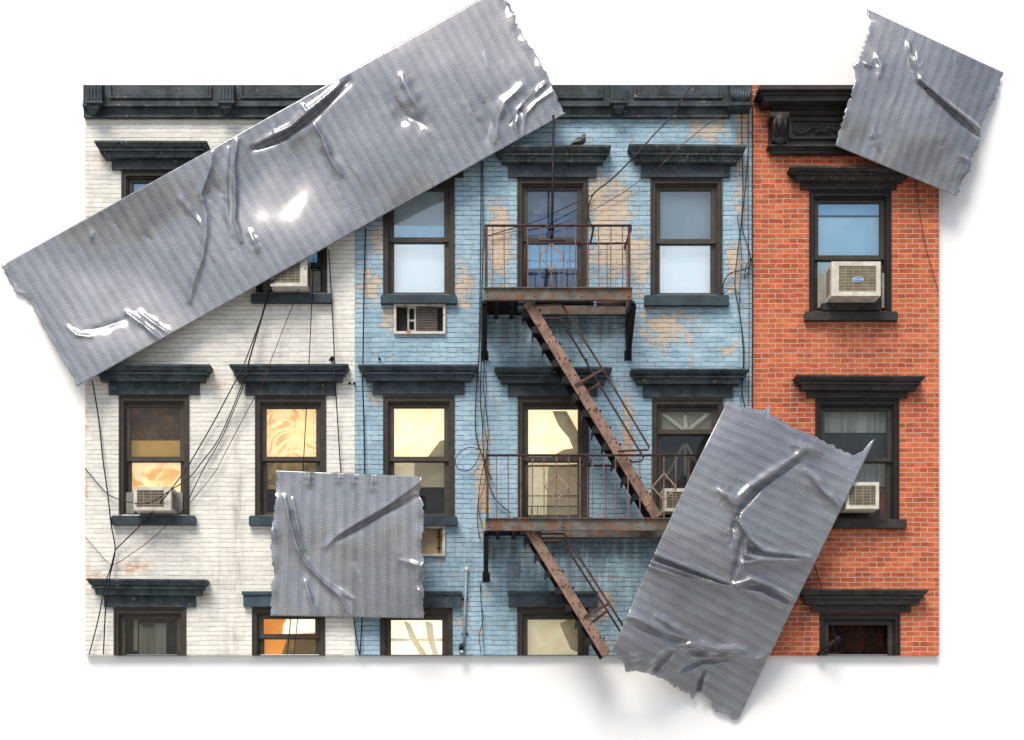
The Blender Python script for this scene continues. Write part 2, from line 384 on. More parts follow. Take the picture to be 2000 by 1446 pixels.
def hood(root, y0, y1, y2, fx0, fx1, m1, m2, kind='full'):
    mb = MB()
    h = y1-y0
    p0 = .045
    if kind == 'full':
        prof = [(y0, 0.0), (y0, .265), (y0+.12*h, .265), (y0+.14*h, .25), (y0+.3*h, .235), (y0+.46*h, .19), (y0+.48*h, .205), (y0+.58*h, .205), (y0+.6*h, .165), (y0+.98*h, .15)]
        zt = Z(y0, .265); zb = Z(y0+.98*h, .15)
        rows = [(zt, 0.0)]+[(Z(py, p), p) for py, p in prof[1:]]+[(zb, 0.0)]
        rows = [(z, max(p, .0)) for z, p in rows]
        # mitred: width grows with projection; back rows sit at the wall
        x0 = X(fx0, p0); x1 = X(fx1, p0); vs = []; fs = []
        for i, (z, p) in enumerate(rows):
            q = p if p > 0 else (.265 if i == 0 else .15)
            vs += [(x0-(q-p0), 0, z), (x0-(q-p0), -p, z), (x1+q-p0, -p, z), (x1+q-p0, 0, z)]
        n = len(rows)
        for i in range(n-1):
            for k in range(3): fs.append((4*i+k, 4*(i+1)+k, 4*(i+1)+k+1, 4*i+k+1))
        mb.add(vs, fs)
        xc = (x0+x1)/2; tl = random.uniform(-.009, .009)
        mb.v = [(v[0], v[1], v[2]+(v[0]-xc)*tl) for v in mb.v]
        o = mb.build('window_hood', m1, root)
        f = MB(); f.box(x0, x1, -p0, 0, Z(y2, p0), zb); f.box(x0+.02, x1-.02, -p0-.008, -p0, Z(y2, p0), Z(y2-3, p0))
        f.build('frieze', m2, o)
    else:
        mb.box(X(fx0, .09), X(fx1, .09), -.09, 0, Z(y2, .09), Z(y0+7, .09))
        mb.box(X(fx0, .09)-.02, X(fx1, .09)+.02, -.115, 0, Z(y0+7, .09)+.001, Z(y0, .115))
        o = mb.build('window_hood', m1, root)
    return o

def sill(root, x0, x1, y0, y1, m):
    mb = MB(); d = .11
    a, b, c, e = X(x0, d), X(x1, d), Z(y1, d), Z(y0, d)
    mb.box(a, b, -d, 0, c, e-.02); mb.box(a+.012, b-.012, -d+.012, 0, e-.02, e)
    return mb.build('window_sill', m, root)

def window(root, x0, x1, yt, yb, meet, upper, lower, mc='casing', gl=('glass', 'glass'), ms='sash', sx=9, label=None):
    """casing (the part) > sashes, panes, blinds and painted reflections. upper/lower: list of (material key, fx0, fx1, fy0, fy1) in 0..1 of the pane, back to front"""
    a, b = X(x0), X(x1); t = Z(yt); bt = max(Z(yb), bz0)
    cw = .078
    mb = MB()
    mb.ring(a, b, bt, t, cw, -.004, .30, False, .095)
    mb.ring(a+.002, b-.002, bt, t-.002, .028, -.02, -.004, False, .03)
    mb.ring(a+cw, b-cw, bt, t-.095, .022, .035, .30, False, .03)
    w = mb.build('window', M[mc], root)
    if label: w['label'] = label
    ia, ib, it = a+cw+.022, b-cw-.022, t-.125
    zm = Z(meet, -.1) if meet else bt
    st = .062
    parts = []
    if meet:
        parts.append(('upper', zm-.02, it, .075, .055))
        parts.append(('lower', bt, zm+.03, .125, .055))
    else:
        parts.append(('upper', bt, it, .075, .055))
    for nm, z0, z1, yy, rl in parts:
        L = upper if nm == 'upper' else lower
        s_ = MB()
        cut = (bt <= bz0+.001 and z0 == bt)
        s_.ring(ia, ib, z0, z1, st, yy, yy+.045, not cut, .05)
        s_.ring(ia+st, ib-st, z0+(st if not cut else 0), z1-.05, .012, yy+.012, yy+.04, not cut)
        so = s_.build('sash', M[ms], w)
        pa, pb, pz0, pz1 = ia+st, ib-st, z0+(st if not cut else 0), z1-.05
        p_ = MB(); p_.box(pa+.006, pb-.006, yy+.022, yy+.026, pz0+.006, pz1-.006)
        p_.build('pane', M[gl[0 if nm == 'upper' else 1]], w)
        for i, sh in enumerate(L):
            k, fx0, fx1, fy0, fy1 = sh[:5]
            q = MB(); yy2 = .30-.022*i if nm == 'lower' else .27-.022*i
            ex0 = -.06 if fx0 <= 0 else 0; ex1 = .06 if fx1 >= 1 else 0
            if len(sh) > 5:
                pts = [(pa+(pb-pa)*u, pz1-(pz1-pz0)*v) for u, v in sh[5]]
                n = len(pts)
                q.add([(x, yy2, z) for x, z in pts]+[(x, yy2+.006, z) for x, z in pts], [tuple(range(n)), tuple(range(2*n-1, n-1, -1))]+[(j, n+j, n+(j+1) % n, (j+1) % n) for j in range(n)])
            else:
                q.box(pa+(pb-pa)*fx0+ex0, pa+(pb-pa)*fx1+ex1, yy2, yy2+.006, pz1-(pz1-pz0)*fy1-(.04 if fy1 >= 1 and not cut else 0), pz1-(pz1-pz0)*fy0+(.05 if fy0 <= 0 else 0))
            q.build('shade_reflection_sheet', SH[k], w)  # real blinds and curtains, and reflections painted as sheets
    return w
F = lambda k: (k, 0, 1, 0, 1)
def PG(k, *pts): return (k, .5, .5, 0, 0, pts)

# window openings: x0,x1,top,bottom of casing
WW = {'a': (237, 368, 332, 574), 'b': (500, 639, 332, 572), 'c': (232, 370, 772, 1005), 'd': (498, 637, 774, 1007), 'e': (222, 364, 1187, 1300), 'f': (492, 635, 1186, 1300)}
WB = {'a': (748, 888, 347, 575), 'b': (1010, 1149, 347, 580), 'c': (1270, 1411, 347, 576), 'd': (748, 888, 773, 1009), 'e': (1011, 1150, 775, 1012), 'f': (1273, 1413, 779, 1012), 'g': (742, 884, 1188, 1300), 'h': (1010, 1150, 1187, 1300)}
WR = {'a': (1580, 1741, 372, 608), 'b': (1592, 1756, 779, 1014), 'c': (1600, 1758, 1198, 1300)}
SLEEVE = [(770, 869, 593, 651), (770, 868, 1028, 1085)]

white = empty('brick_building', (X(430), 0, bz0), 'white painted brick facade at the left with black window hoods', 'building')
blue = empty('brick_building', (X(1080), 0, bz0), 'pale blue peeling brick facade in the middle carrying the fire escape', 'building')
red = empty('brick_building', (X(1650), 0, bz0), 'orange red brick facade at the right with black window hoods', 'building')

def under(ops, w=.8):
    return [((o[0]+o[1])/2, o[3]+28, (o[1]-o[0])*.62, 26, w) for o in ops]
wall(white, 'wall', 166, 693, list(WW.values()), M['wall_white'], [],
     [(164, 850, 9, 90, 1.1), (166, 960, 7, 70, .9), (262, 1108, 40, 14, 1.0), (190, 1125, 30, 12, .8), (430, 752, 14, 10, .7), (215, 760, 14, 12, .7), (590, 600, 50, 14, .4), (500, 600, 25, 14, .35), (172, 1130, 10, 60, .6), (400, 1165, 16, 12, .7), (200, 310, 14, 16, .6)],
     [(175, 600, 20, 400, .45), (660, 640, 40, 60, .3), (300, 880, 300, 140, .22), (430, 1130, 90, 100, .4), (600, 1080, 60, 60, .4), (465, 1000, 13, 260, .75), (480, 800, 14, 60, .6), (300, 1045, 120, 30, .35), (430, 930, 20, 200, .3), (200, 800, 30, 60, .35), (300, 755, 130, 40, .4), (560, 755, 130, 40, .4), (290, 1180, 130, 40, .45), (455, 1250, 30, 60, .55), (300, 300, 120, 40, .4), (560, 600, 90, 16, .5), (420, 760, 18, 40, .5)])
wall(blue, 'wall', 693, 1468, list(WB.values())+SLEEVE, M['wall_blue'],
     [(1190, 400, 42, 50, 1), (1200, 480, 40, 70, .9), (975, 480, 22, 75, .95), (740, 470, 24, 40, .6), (725, 560, 24, 30, .6), (905, 560, 18, 50, .6), (1300, 640, 60, 50, .55), (1385, 250, 60, 22, .6), (1250, 505, 24, 70, .75), (1445, 350, 12, 90, .6), (1435, 520, 20, 60, .6), (945, 930, 14, 90, .8), (760, 625, 18, 30, .6), (1450, 250, 12, 60, .8), (1225, 830, 12, 80, .6), (1160, 360, 20, 30, .7), (735, 780, 16, 30, .5), (1170, 1180, 40, 60, .45), (900, 1200, 30, 60, .35), (1420, 690, 30, 30, .4), (1000, 245, 40, 14, .4)],
     [(1228, 850, 9, 50, 1.0), (1226, 930, 9, 40, .8), (945, 970, 8, 60, .8), (1464, 400, 4, 300, .9), (1464, 700, 4, 200, .8), (950, 1150, 12, 30, .5)],
     [(860, 740, 260, 30, .5), (1340, 620, 90, 20, .45), (820, 610, 90, 60, .45), (920, 480, 14, 200, .45), (1090, 640, 165, 45, 1.2), (1090, 690, 150, 60, .7), (1110, 1075, 190, 40, 1.2), (720, 1120, 60, 200, .6), (900, 1100, 60, 120, .6), (1110, 1120, 200, 100, .85), (820, 680, 80, 40, .35), (960, 800, 30, 120, .5), (1080, 760, 140, 30, .5), (1450, 600, 12, 300, .5), (1340, 740, 120, 40, .4), (1000, 1240, 60, 60, .5), (1090, 300, 110, 30, .3), (700, 1000, 8, 300, .8)])  # besides grime, balcony shade painted on the brick under both platforms
wall(red, 'wall', 1468, 1834, list(WR.values()), M['wall_red'], [],
     [(1820, 620, 40, 120, .5), (1500, 640, 40, 80, .35), (1480, 230, 20, 40, .5), (1700, 1050, 80, 20, .4), (1650, 640, 70, 20, .6), (1800, 1180, 30, 80, .4)],
     [(1790, 1000, 30, 200, .45), (1500, 480, 20, 160, .45), (1660, 690, 140, 30, .5), (1790, 420, 20, 140, .35), (1480, 200, 14, 40, .9), (1552, 760, 14, 60, .9), (1790, 760, 12, 50, .5), (1573, 1200, 16, 90, .9), (1470, 600, 5, 500, .8), (1550, 350, 16, 30, .5), (1665, 645, 100, 16, .5), (1690, 1055, 90, 25, .5), (1660, 1130, 120, 22, .6), (1560, 900, 14, 90, .4), (1530, 1250, 20, 60, .4), (1775, 1220, 16, 60, .4), (1640, 720, 120, 14, .35)])

# hoods, sills, windows -------------------------------------------------
T = M
hood(white, 275, 308, 331, 218, 383, T['drop'], T['trim_worn'])
hood(white, 711, 745, 771, 212, 389, T['trim_worn'], T['trim_worn'])
hood(white, 711, 745, 772, 479, 656, T['trim_blue'], T['trim_worn'])
hood(white, 1131, 1163, 1186, 203, 382, T['trim_worn'], T['trim_worn'])
hood(white, 1155, 0, 1185, 475, 652, T['slate'], T['slate'], 'flat')
hood(blue, 283, 317, 346, 735, 905, T['drop'], T['trim_blue'])
hood(blue, 283, 317, 346, 992, 1165, T['drop'], T['trim_blue'])
hood(blue, 282, 317, 346, 1252, 1426, T['drop'], T['trim_blue'])
hood(blue, 712, 744, 770, 728, 907, T['trim_blue'], T['trim_blue'])
hood(blue, 717, 749, 774, 992, 1167, T['trim_blue'], T['trim_blue'])
hood(blue, 720, 750, 776, 1256, 1432, T['trim_worn'], T['trim_blue'])
hood(blue, 1155, 0, 1187, 723, 900, T['trim_blue'], T['slate'], 'flat')
hood(blue, 1155, 0, 1186, 994, 1166, T['trim_blue'], T['slate'], 'flat')
hood(red, 325, 352, 370, 1564, 1751, T['drop_black'], T['trim_black'])
hood(red, 733, 762, 777, 1576, 1773, T['trim_black'], T['trim_black'])
hood(red, 1151, 1181, 1196, 1584, 1779, T['trim_black'], T['trim_black'])
for r_, a in ((white, (490, 647, 573, 590)), (white, (217, 381, 1007, 1025)), (white, (486, 650, 1007, 1026)), (blue, (743, 892, 575, 592)), (blue, (1000, 1160, 578, 592)), (blue, (1259, 1424, 576, 596)), (blue, (743, 893, 1008, 1026)), (blue, (1000, 1160, 1010, 1026)), (blue, (1265, 1425, 1012, 1028))):
    sill(r_, *a, M['sill_blue'] if a[1] not in (381,) else M['sill_blue'])
for a in ((1573, 1754, 608, 625), (1582, 1771, 1014, 1031)): sill(red, *a, M['trim_black'])

window(white, *WW['a'], 455, [F('skyblue')], [F('skyblue')], gl=('glass_sky', 'glass_sky'))
window(white, *WW['b'], 520, [F('skyblue')], [F('dark')], gl=('glass_sky', 'glass'))
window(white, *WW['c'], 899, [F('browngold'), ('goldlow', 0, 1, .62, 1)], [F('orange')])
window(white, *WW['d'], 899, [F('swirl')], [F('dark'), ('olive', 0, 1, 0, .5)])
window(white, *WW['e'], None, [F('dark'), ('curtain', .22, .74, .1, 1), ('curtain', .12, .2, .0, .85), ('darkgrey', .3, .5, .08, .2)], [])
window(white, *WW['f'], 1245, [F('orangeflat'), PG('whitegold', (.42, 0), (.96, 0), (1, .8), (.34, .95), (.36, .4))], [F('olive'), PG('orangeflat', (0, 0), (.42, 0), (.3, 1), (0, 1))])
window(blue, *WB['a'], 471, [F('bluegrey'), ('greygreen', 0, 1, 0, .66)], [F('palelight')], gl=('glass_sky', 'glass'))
window(blue, *WB['b'], 471, [F('deepblue'), ('greyblue', 0, 1, 0, .42)], [F('deepblue'), ('skyblue', 0, 1, 0, .42), ('star', 0, 1, .42, .435), ('darkgrey', .38, .62, .46, 1), ('star', .625, .637, .46, 1)], gl=('glass_sky', 'glass_sky'))  # lower pane: reflected interior painted with coloured sheets and strips
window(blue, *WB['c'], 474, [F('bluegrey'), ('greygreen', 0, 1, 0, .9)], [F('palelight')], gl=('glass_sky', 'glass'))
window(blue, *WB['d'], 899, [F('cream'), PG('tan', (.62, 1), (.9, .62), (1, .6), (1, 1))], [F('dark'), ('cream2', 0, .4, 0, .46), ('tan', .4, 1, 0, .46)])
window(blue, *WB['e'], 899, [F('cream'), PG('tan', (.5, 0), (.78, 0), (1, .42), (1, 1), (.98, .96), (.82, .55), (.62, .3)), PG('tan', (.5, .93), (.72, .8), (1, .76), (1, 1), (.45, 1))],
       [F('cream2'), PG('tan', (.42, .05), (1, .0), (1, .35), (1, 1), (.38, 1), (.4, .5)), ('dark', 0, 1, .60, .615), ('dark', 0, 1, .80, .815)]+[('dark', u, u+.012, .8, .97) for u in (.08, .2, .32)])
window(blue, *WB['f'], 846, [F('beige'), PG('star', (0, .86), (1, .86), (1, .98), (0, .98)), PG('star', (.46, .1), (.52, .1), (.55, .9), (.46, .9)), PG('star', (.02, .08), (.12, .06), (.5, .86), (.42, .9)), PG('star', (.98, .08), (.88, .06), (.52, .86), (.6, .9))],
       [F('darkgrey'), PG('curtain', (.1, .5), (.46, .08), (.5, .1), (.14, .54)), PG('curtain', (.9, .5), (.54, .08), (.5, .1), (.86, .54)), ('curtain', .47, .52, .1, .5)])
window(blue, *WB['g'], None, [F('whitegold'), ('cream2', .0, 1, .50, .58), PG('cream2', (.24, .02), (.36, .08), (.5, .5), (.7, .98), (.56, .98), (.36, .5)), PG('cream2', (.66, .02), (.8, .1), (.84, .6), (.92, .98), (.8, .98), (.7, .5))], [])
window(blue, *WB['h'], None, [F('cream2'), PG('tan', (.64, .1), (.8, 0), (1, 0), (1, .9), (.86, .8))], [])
window(red, *WR['a'], 506, [F('skyblue'), ('bluegrey', 0, 1, .18, 1), ('dark', 0, 1, .165, .20)], [F('dark'), ('bluegrey', 0, 1, 0, .35)], mc='casing_red', gl=('glass_sky', 'glass'), ms='casing')
window(red, *WR['b'], 900, [F('darkgrey'), ('netgrey', 0, 1, 0, .42)], [F('netgrey'), ('darkgrey', 0, 1, .42, 1), ('dark', 0, 1, .9, 1)], mc='casing_red', ms='casing')
window(red, *WR['c'], None, [F('redglow')], [], gl=('glass_open', 'glass_open'), mc='casing_red', ms='casing')

# ---------------------------------------------------------------- roof cornices
def cut(mb):
    mb.v = [(v[0], v[1], min(v[2], Z(PY0, max(0, -v[1]))-.001)) for v in mb.v]
def rowz(pts):  # [(py, p)] -> [(z, p)]
    return [(Z(py, p), p) for py, p in pts]
def run(mb, rows, x0, x1, mi=0):
    """straight moulding run, closed ends, rows (z, p) from top to bottom"""
    n = len(rows)
    vs = [(x, -p, z) for x in (x0, x1) for z, p in rows]+[(x, 0, z) for x in (x0, x1) for z in (rows[0][0], rows[-1][0])]
    fs = [(i, i+1, n+i+1, n+i) for i in range(n-1)]
    fs += [(0, n, 2*n+2, 2*n), (n-1, 2*n+1, 2*n+3, 2*n-1)]
    fs += [tuple([2*n]+list(range(n))+[2*n+1]), tuple([2*n+3]+list(range(2*n-1, n-1, -1))+[2*n+2])]
    mb.add(vs, fs, mi)
def cornice_main(root, px0, px1, brackets, panels, ex1=None):
    zt = bz1
    def clip(rows): return [(min(z, zt), p) for z, p in rows]
    x0, x1 = X(px0)+.001, X(px1)-.001
    mb = MB()
    # frieze board, then beads, then architrave
    run(mb, clip([(zt, .10), (Z(199, .10), .10)]), x0, x1)
    run(mb, [(Z(199, .1)-.001, .125), (Z(204, .125), .125), (Z(205, .15), .15), (Z(207.5, .15), .15), (Z(208.5, .12), .12), (Z(210, .12), .12), (Z(211, .09), .09), (Z(224, .07), .07), (Z(225, .085), .085), (Z(228.5, .085), .085)], x0, ex1 or x1)
    cut(mb); c = mb.build('roof_cornice', M['trim_worn'], root)
    for a, b in panels:
        p = MB(); xa, xb = X(a, .1), X(b, .1); z0 = Z(192, .13)
        p.box(xa, xb, -.135, -.1, z0, z0+.035); p.box(xa, xa+.035, -.135, -.1, z0+.035, zt-.002); p.box(xb-.035, xb, -.135, -.1, z0+.035, zt-.002)
        p.box(xa+.05, xb-.05, -.112, -.1, z0+.05, zt-.002)
        cut(p); p.build('frieze_panel', M['trim_worn'], c)
    for bx in brackets:
        p = MB(); w = 15
        p.pbox(bx-w, bx+w, 150, 196, .1, .24)
        z1_ = zt-.002
        p.v = [(v[0], v[1], min(v[2], z1_)) for v in p.v]
        for k in range(4):
            xx = X(bx-10+k*6.6, .25); p.box(xx-.01, xx+.01, -.258, -.24, Z(194, .25), z1_)
        p.pbox(bx-17, bx+17, 196, 201, .1, .27); p.pbox(bx-15, bx+15, 201, 205, .1, .24)
        # leaf drop
        for k in range(5):
            a = (k-2)*.5
            p.tube([W(bx+2*(k-2), 204, .2), W(bx+5*(k-2), 211, .23), W(bx+3.6*(k-2), 218-abs(k-2)*2, .19), W(bx+1.2*(k-2), 223, .15)], [.02, .028, .022, .012], 6, 0, False)
        p.blob(W(bx, 212, .17), .05, .05, .1)
        cut(p); p.build('cornice_bracket', M['trim_blue'], c)
    return c
cornice_main(white, 166, 693, [183, 441], [(214, 414), (470, 640)])
cb = cornice_main(blue, 693, 1466, [690+18, 960, 1208], [(745, 930), (990, 1177), (1238, 1410)], ex1=X(1425))
p = MB()
p.pbox(1427, 1467, 150, 199, .1, .30); p.v = [(v[0], v[1], min(v[2], bz1-.002)) for v in p.v]
p.pbox(1425, 1469, 199, 205, .0, .33)
for k in range(7):
    p.tube([W(1447+1.5*(k-3), 198, .31), W(1447+5.2*(k-3), 186+abs(k-3), .34), W(1447+6*(k-3), 174, .33)], [.03, .035, .012], 6)
cut(p); p.build('cornice_bracket', M['trim_blue'], cb)

# deep cornice of the red building
mb = MB(); x0, x1 = X(1500), X(1834)-.001
zt = bz1-.001
def mrow(mb, rows, x0, x1, left=True, p0=0.0):
    """run with a mitred return at the left end"""
    vs = []; fs = []; n = len(rows)
    for z, p in rows:
        xl = x0-(p-p0)
        vs += [(xl, 0, z), (xl, -p, z), (x1, -p, z), (x1, 0, z)]
    for i in range(n-1):
        for k in range(3): fs.append((4*i+k, 4*(i+1)+k, 4*(i+1)+k+1, 4*i+k+1))
    fs.append((0, 1, 2, 3)); fs.append(tuple(4*(n-1)+k for k in (3, 2, 1, 0)))
    mb.add(vs, fs)
crown = [(Z(166, .42), .42), (Z(171, .42), .42), (Z(172, .44), .44), (Z(174.5, .44), .44), (Z(175.5, .41), .41), (Z(180, .37), .37), (Z(181, .39), .39), (Z(184, .39), .39), (Z(185, .35), .35), (Z(197, .34), .34)]
mrow(mb, crown, X(1500), x1, p0=.20)
zs_ = crown[-1][0]
mb.box(X(1505), x1, -.15, 0, Z(213, .15), zs_-.002)                     # bed moulds
mb.box(X(1503), x1, -.11, 0, Z(224, .11), Z(213, .15)-.001)
mb.box(X(1500), x1, -.06, 0, Z(283, .06), Z(224, .11)-.001)               # frieze ground
rc = mb.build('roof_cornice', M['trim_black'], red)
mb = MB()
mrow(mb, [(Z(282, .17), .17), (Z(286, .17), .17), (Z(287, .13), .13), (Z(292, .13), .13), (Z(293, .10), .10), (Z(300, .09), .09)], X(1502), x1, p0=.12)
mb.build('architrave_band', M['trim_black'], rc)
# console
mb = MB()
mb.pbox(1505, 1541, 219, 228, .06, .34)
mb.tube([W(1523, 228, .25), W(1523, 240, .25), W(1523, 258, .17), W(1523, 272, .12)], [.14, .135, .12, .10], 8)
mb.pbox(1509, 1537, 228, 276, .06, .17)
for k in (-1, 1):
    mb.tube([W(1523+k*9, 232, .34), W(1523+k*11, 245, .33), W(1523+k*7, 258, .27), W(1523+k*2, 270, .22)], [.02, .028, .024, .012], 6)
mb.tube([W(1523, 232, .38), W(1523, 246, .37), W(1523, 262, .28)], [.03, .035, .012], 6)
mb.blob(W(1523, 274, .17), .10, .08, .07)
mb.build('cornice_bracket', M['trim_black'], rc)
# scrolled frieze panel
mb = MB()
for a, b, c, d in ((1545, 1800, 232, 236), (1545, 1800, 267, 271)): mb.pbox(a, b, c, d, .06, .1)
mb.pbox(1541, 1546, 232, 271, .06, .105)
def spiral(cx, cy, s, flip):
    pts = [W(cx+flip*s*42, cy+6, .09)]
    for k in range(16):
        t = k/15; a = math.pi*(.5+2.4*t); r = s*(13-9*t)
        pts.append(W(cx+flip*(r*math.cos(a)*1.3+s*(12-6*t)), cy+r*math.sin(a)*-.9, .095))
    return pts
scr = [(-52, -3), (-50, 3), (-42, 6.5), (-30, 5), (-20, -1), (-12, -4.5), (-6, -2), (-5, 3), (-9, 6), (-13, 3.5), (-11, 0)]
for fl in (1, -1):
    mb.tube([W(1606+fl*(a-3), 253+b, .10) for a, b in scr], [.008, .012, .016, .018, .018, .016, .015, .014, .012, .01, .006], 6)
    mb.tube([W(1606+fl*(a-3), 253+b, .10) for a, b in ((-28, 4), (-34, -1), (-40, -2), (-37, 1.5))], [.014, .012, .010, .006], 6)
for k in range(5):
    a = math.pi*(k/4); mb.tube([W(1606, 258, .09), W(1606+14*math.cos(a), 256-14*math.sin(a), .1)], [.02, .006], 6)
mb.build('frieze_panel', M['trim_black'], rc)

# ---------------------------------------------------------------- air conditioners
def aircon(x0, x1, y0, y1, dep, label, style, d0=-.05, badge=None, panels=None, col='ac_white'):
    r = empty('air_conditioner', W((x0+x1)/2, y1, dep/2), label, 'air conditioner', 'air conditioners in the windows')
    xa, xb, za, zb = X(x0, dep), X(x1, dep), Z(y1, dep), Z(y0, dep)
    m = MB(); m.box(xa, xb, -dep+.03, -d0, za, zb)
    n = 7
    for s_, xx in ((-1, xa), (1, xb)):
        for k in range(n):
            y = -dep+.10+k*.035
            if y > -.02: break
            m.box(xx-(.002 if s_ < 0 else -.0), xx+(.0 if s_ < 0 else .002), y, y+.014, za+.06, zb-.06, 1)
    m.build('housing', [M[col], M['ac_dark']], r)
    f = MB(); w = .055 if style != 'wide' else .07
    f.ring(xa, xb, za, zb, w, -dep, -dep+.028)
    if style == 'wide': f.box(xa+w, xa+w+.05, -dep, -dep+.028, za+w, zb-w)
    if style == 'side': f.box(xb-w-.06, xb-w, -dep, -dep+.028, za+w, zb-w)
    fr = f.build('front_frame', M[col], r)
    gx0 = xa+w+(.05 if style == 'wide' else 0); gx1 = xb-w-(.06 if style == 'side' else 0)
    b = MB(); b.box(gx0, gx1, -dep+.022, -dep+.027, za+w, zb-w); b.build('coil', M['ac_dark'] if style != 'wide' else M['ac_beige'], r)
    gr = MB(); k = za+w+.012
    while k < zb-w-.01:
        gr.box(gx0, gx1, -dep+.008, -dep+.018, k, k+.010); k += .024
    q = gx0+.1
    while q < gx1-.03:
        gr.box(q, q+.008, -dep+.004, -dep+.020, za+w, zb-w); q += .12
    gr.build('grille', M['ac_beige'], r)
    if badge:
        bx, by = badge; e = MB(); c = W(bx, by, dep+.01)
        pts = [(c.x+.078*math.cos(a), c.z+.036*math.sin(a)) for a in [2*math.pi*k/24 for k in range(24)]]
        pts2 = [(c.x+(p[0]-c.x)*1.14, c.z+(p[1]-c.z)*1.22) for p in pts]
        for P_, y, mi in ((pts2, -dep-.004, 1), (pts, -dep-.008, 0)):
            e.add([(x, y, z) for x, z in P_]+[(x, -dep+.004, z) for x, z in P_], [tuple(range(24))]+[(i, (i+1) % 24, 24+(i+1) % 24, 24+i) for i in range(24)], mi)
        eb = e.build('badge', [M['badge'], M['white']], r)
        cu = bpy.data.curves.new('lettering', 'FONT'); cu.body = 'Carrier'; cu.size = .046; cu.align_x = 'CENTER'; cu.align_y = 'CENTER'; cu.extrude = .001; cu.shear = .3
        to = bpy.data.objects.new('t', cu); COL.objects.link(to)
        bpy.context.view_layer.update()
        me = bpy.data.meshes.new_from_object(to.evaluated_get(bpy.context.evaluated_depsgraph_get()))
        bpy.data.objects.remove(to); me.materials.append(M['white']) if not me.materials else None
        if me.materials: me.materials[0] = M['white']
        lo = bpy.data.objects.new('lettering', me); COL.objects.link(lo); lo.parent = eb
        lo.location = Vector((c.x, -dep-.0095, c.z))-r.location; lo.rotation_euler = (math.pi/2, 0, 0)
    for i, (a, b_, c_, d_) in enumerate(panels or []):
        m = MB(); xx0, xx1 = X(a, -.06), X(b_, -.06)
        m.box(xx0, xx1, .055, .07, Z(d_, -.06), Z(c_, -.06))
        k = xx0+.01
        while k < xx1-.008: m.box(k, k+.007, .047, .055, Z(d_, -.06), Z(c_, -.06)); k += .02
        m.build('side_panel', M['accordion'], r)
    return r
aircon(1624, 1720, 511, 578, .42, 'white air conditioner with a blue oval badge in the top window of the red facade', 'wide', badge=(1676, 546), panels=[(1597, 1618, 534, 602), (1722, 1732, 534, 602)])
aircon(1652, 1717, 942, 994, .36, 'white air conditioner with open louvres in the middle window of the red facade', 'plain', panels=None)
aircon(261, 334, 951, 997, .36, 'small beige air conditioner in the orange window of the white facade', 'side', panels=[(246, 262, 962, 1003), (337, 357, 962, 1003)])
aircon(528, 600, 498, 559, .36, 'air conditioner half hidden under the long tape on the white facade', 'side', panels=[(508, 527, 528, 570), (604, 626, 530, 570)])
aircon(1295, 1384, 954, 999, .36, 'white air conditioner behind the lower fire escape railing beside the tape', 'plain')
m = MB(); m.pbox(1606, 1720, 592, 606, -.03, .10); m.build('support_board', M['trim_black'], red)
m = MB(); m.pbox(1718, 1740, 955, 1010, -.2, -.16); m.build('filler_board', paint('reddish board', (.16, .05, .025), .7, .5, 6), red)

def sleeve(x0, x1, y0, y1, label, board):
    r = empty('wall_sleeve', W((x0+x1)/2, y1, 0), label, 'wall vent', 'air conditioner sleeves below the blue facade windows')
    m = MB(); d = .05
    xa, xb, za, zb = X(x0, d), X(x1, d), Z(y1, d), Z(y0, d)
    m.ring(xa, xb, za, zb, .04, -d, .0); m.ring(X(x0)+.001, X(x1)-.001, Z(y1)+.001, Z(y0)-.001, .03, .0005, .25); m.build('frame', M['sleeve'], r)
    if board:
        m = MB(); m.box(xa+.03, xb-.03, .10, .12, za+.03, zb-.03); m.build('cover_board', M['wood'], r)
        m = MB(); m.box(xb-.11, xb-.09, .02, .05, za+.04, zb-.04)
        for z in (.12, .3): m.box(xb-.13, xb-.07, .01, .02, za+z, za+z+.03)
        m.build('latch_bar', M['irondark'], r)
    else:
        m = MB(); m.box(xa+.03, xb-.03, .14, .16, za+.03, zb-.03); m.build('coil', M['ac_dark'], r)
        m = MB(); k = za+.06; gx0 = xa+(xb-xa)*.40; gx1 = xa+(xb-xa)*.84
        while k < zb-.05: m.box(gx0, gx1, .02, .05, k, k+.012); k += .026
        m.build('grille', paint('grey brown louvre', (.16, .14, .12), .5, .2, 8), r)
        m = MB(); a = xa+(xb-xa)*.26
        m.ring(a, a+.14, za+.05, zb-.04, .03, .01, .04); m.box(a+.03, a+.11, .01, .04, (za+zb)/2-.03, (za+zb)/2); m.build('bracket_frame', paint('dull grey metal', (.38, .37, .34), .5, .2, 8), r)
sleeve(769, 870, 592, 652, 'open rusty framed air conditioner sleeve with louvres under the upper left blue window', False)
sleeve(769, 869, 1027, 1086, 'boarded up sleeve with a tan cover, below the cream window beside the square tape', True)

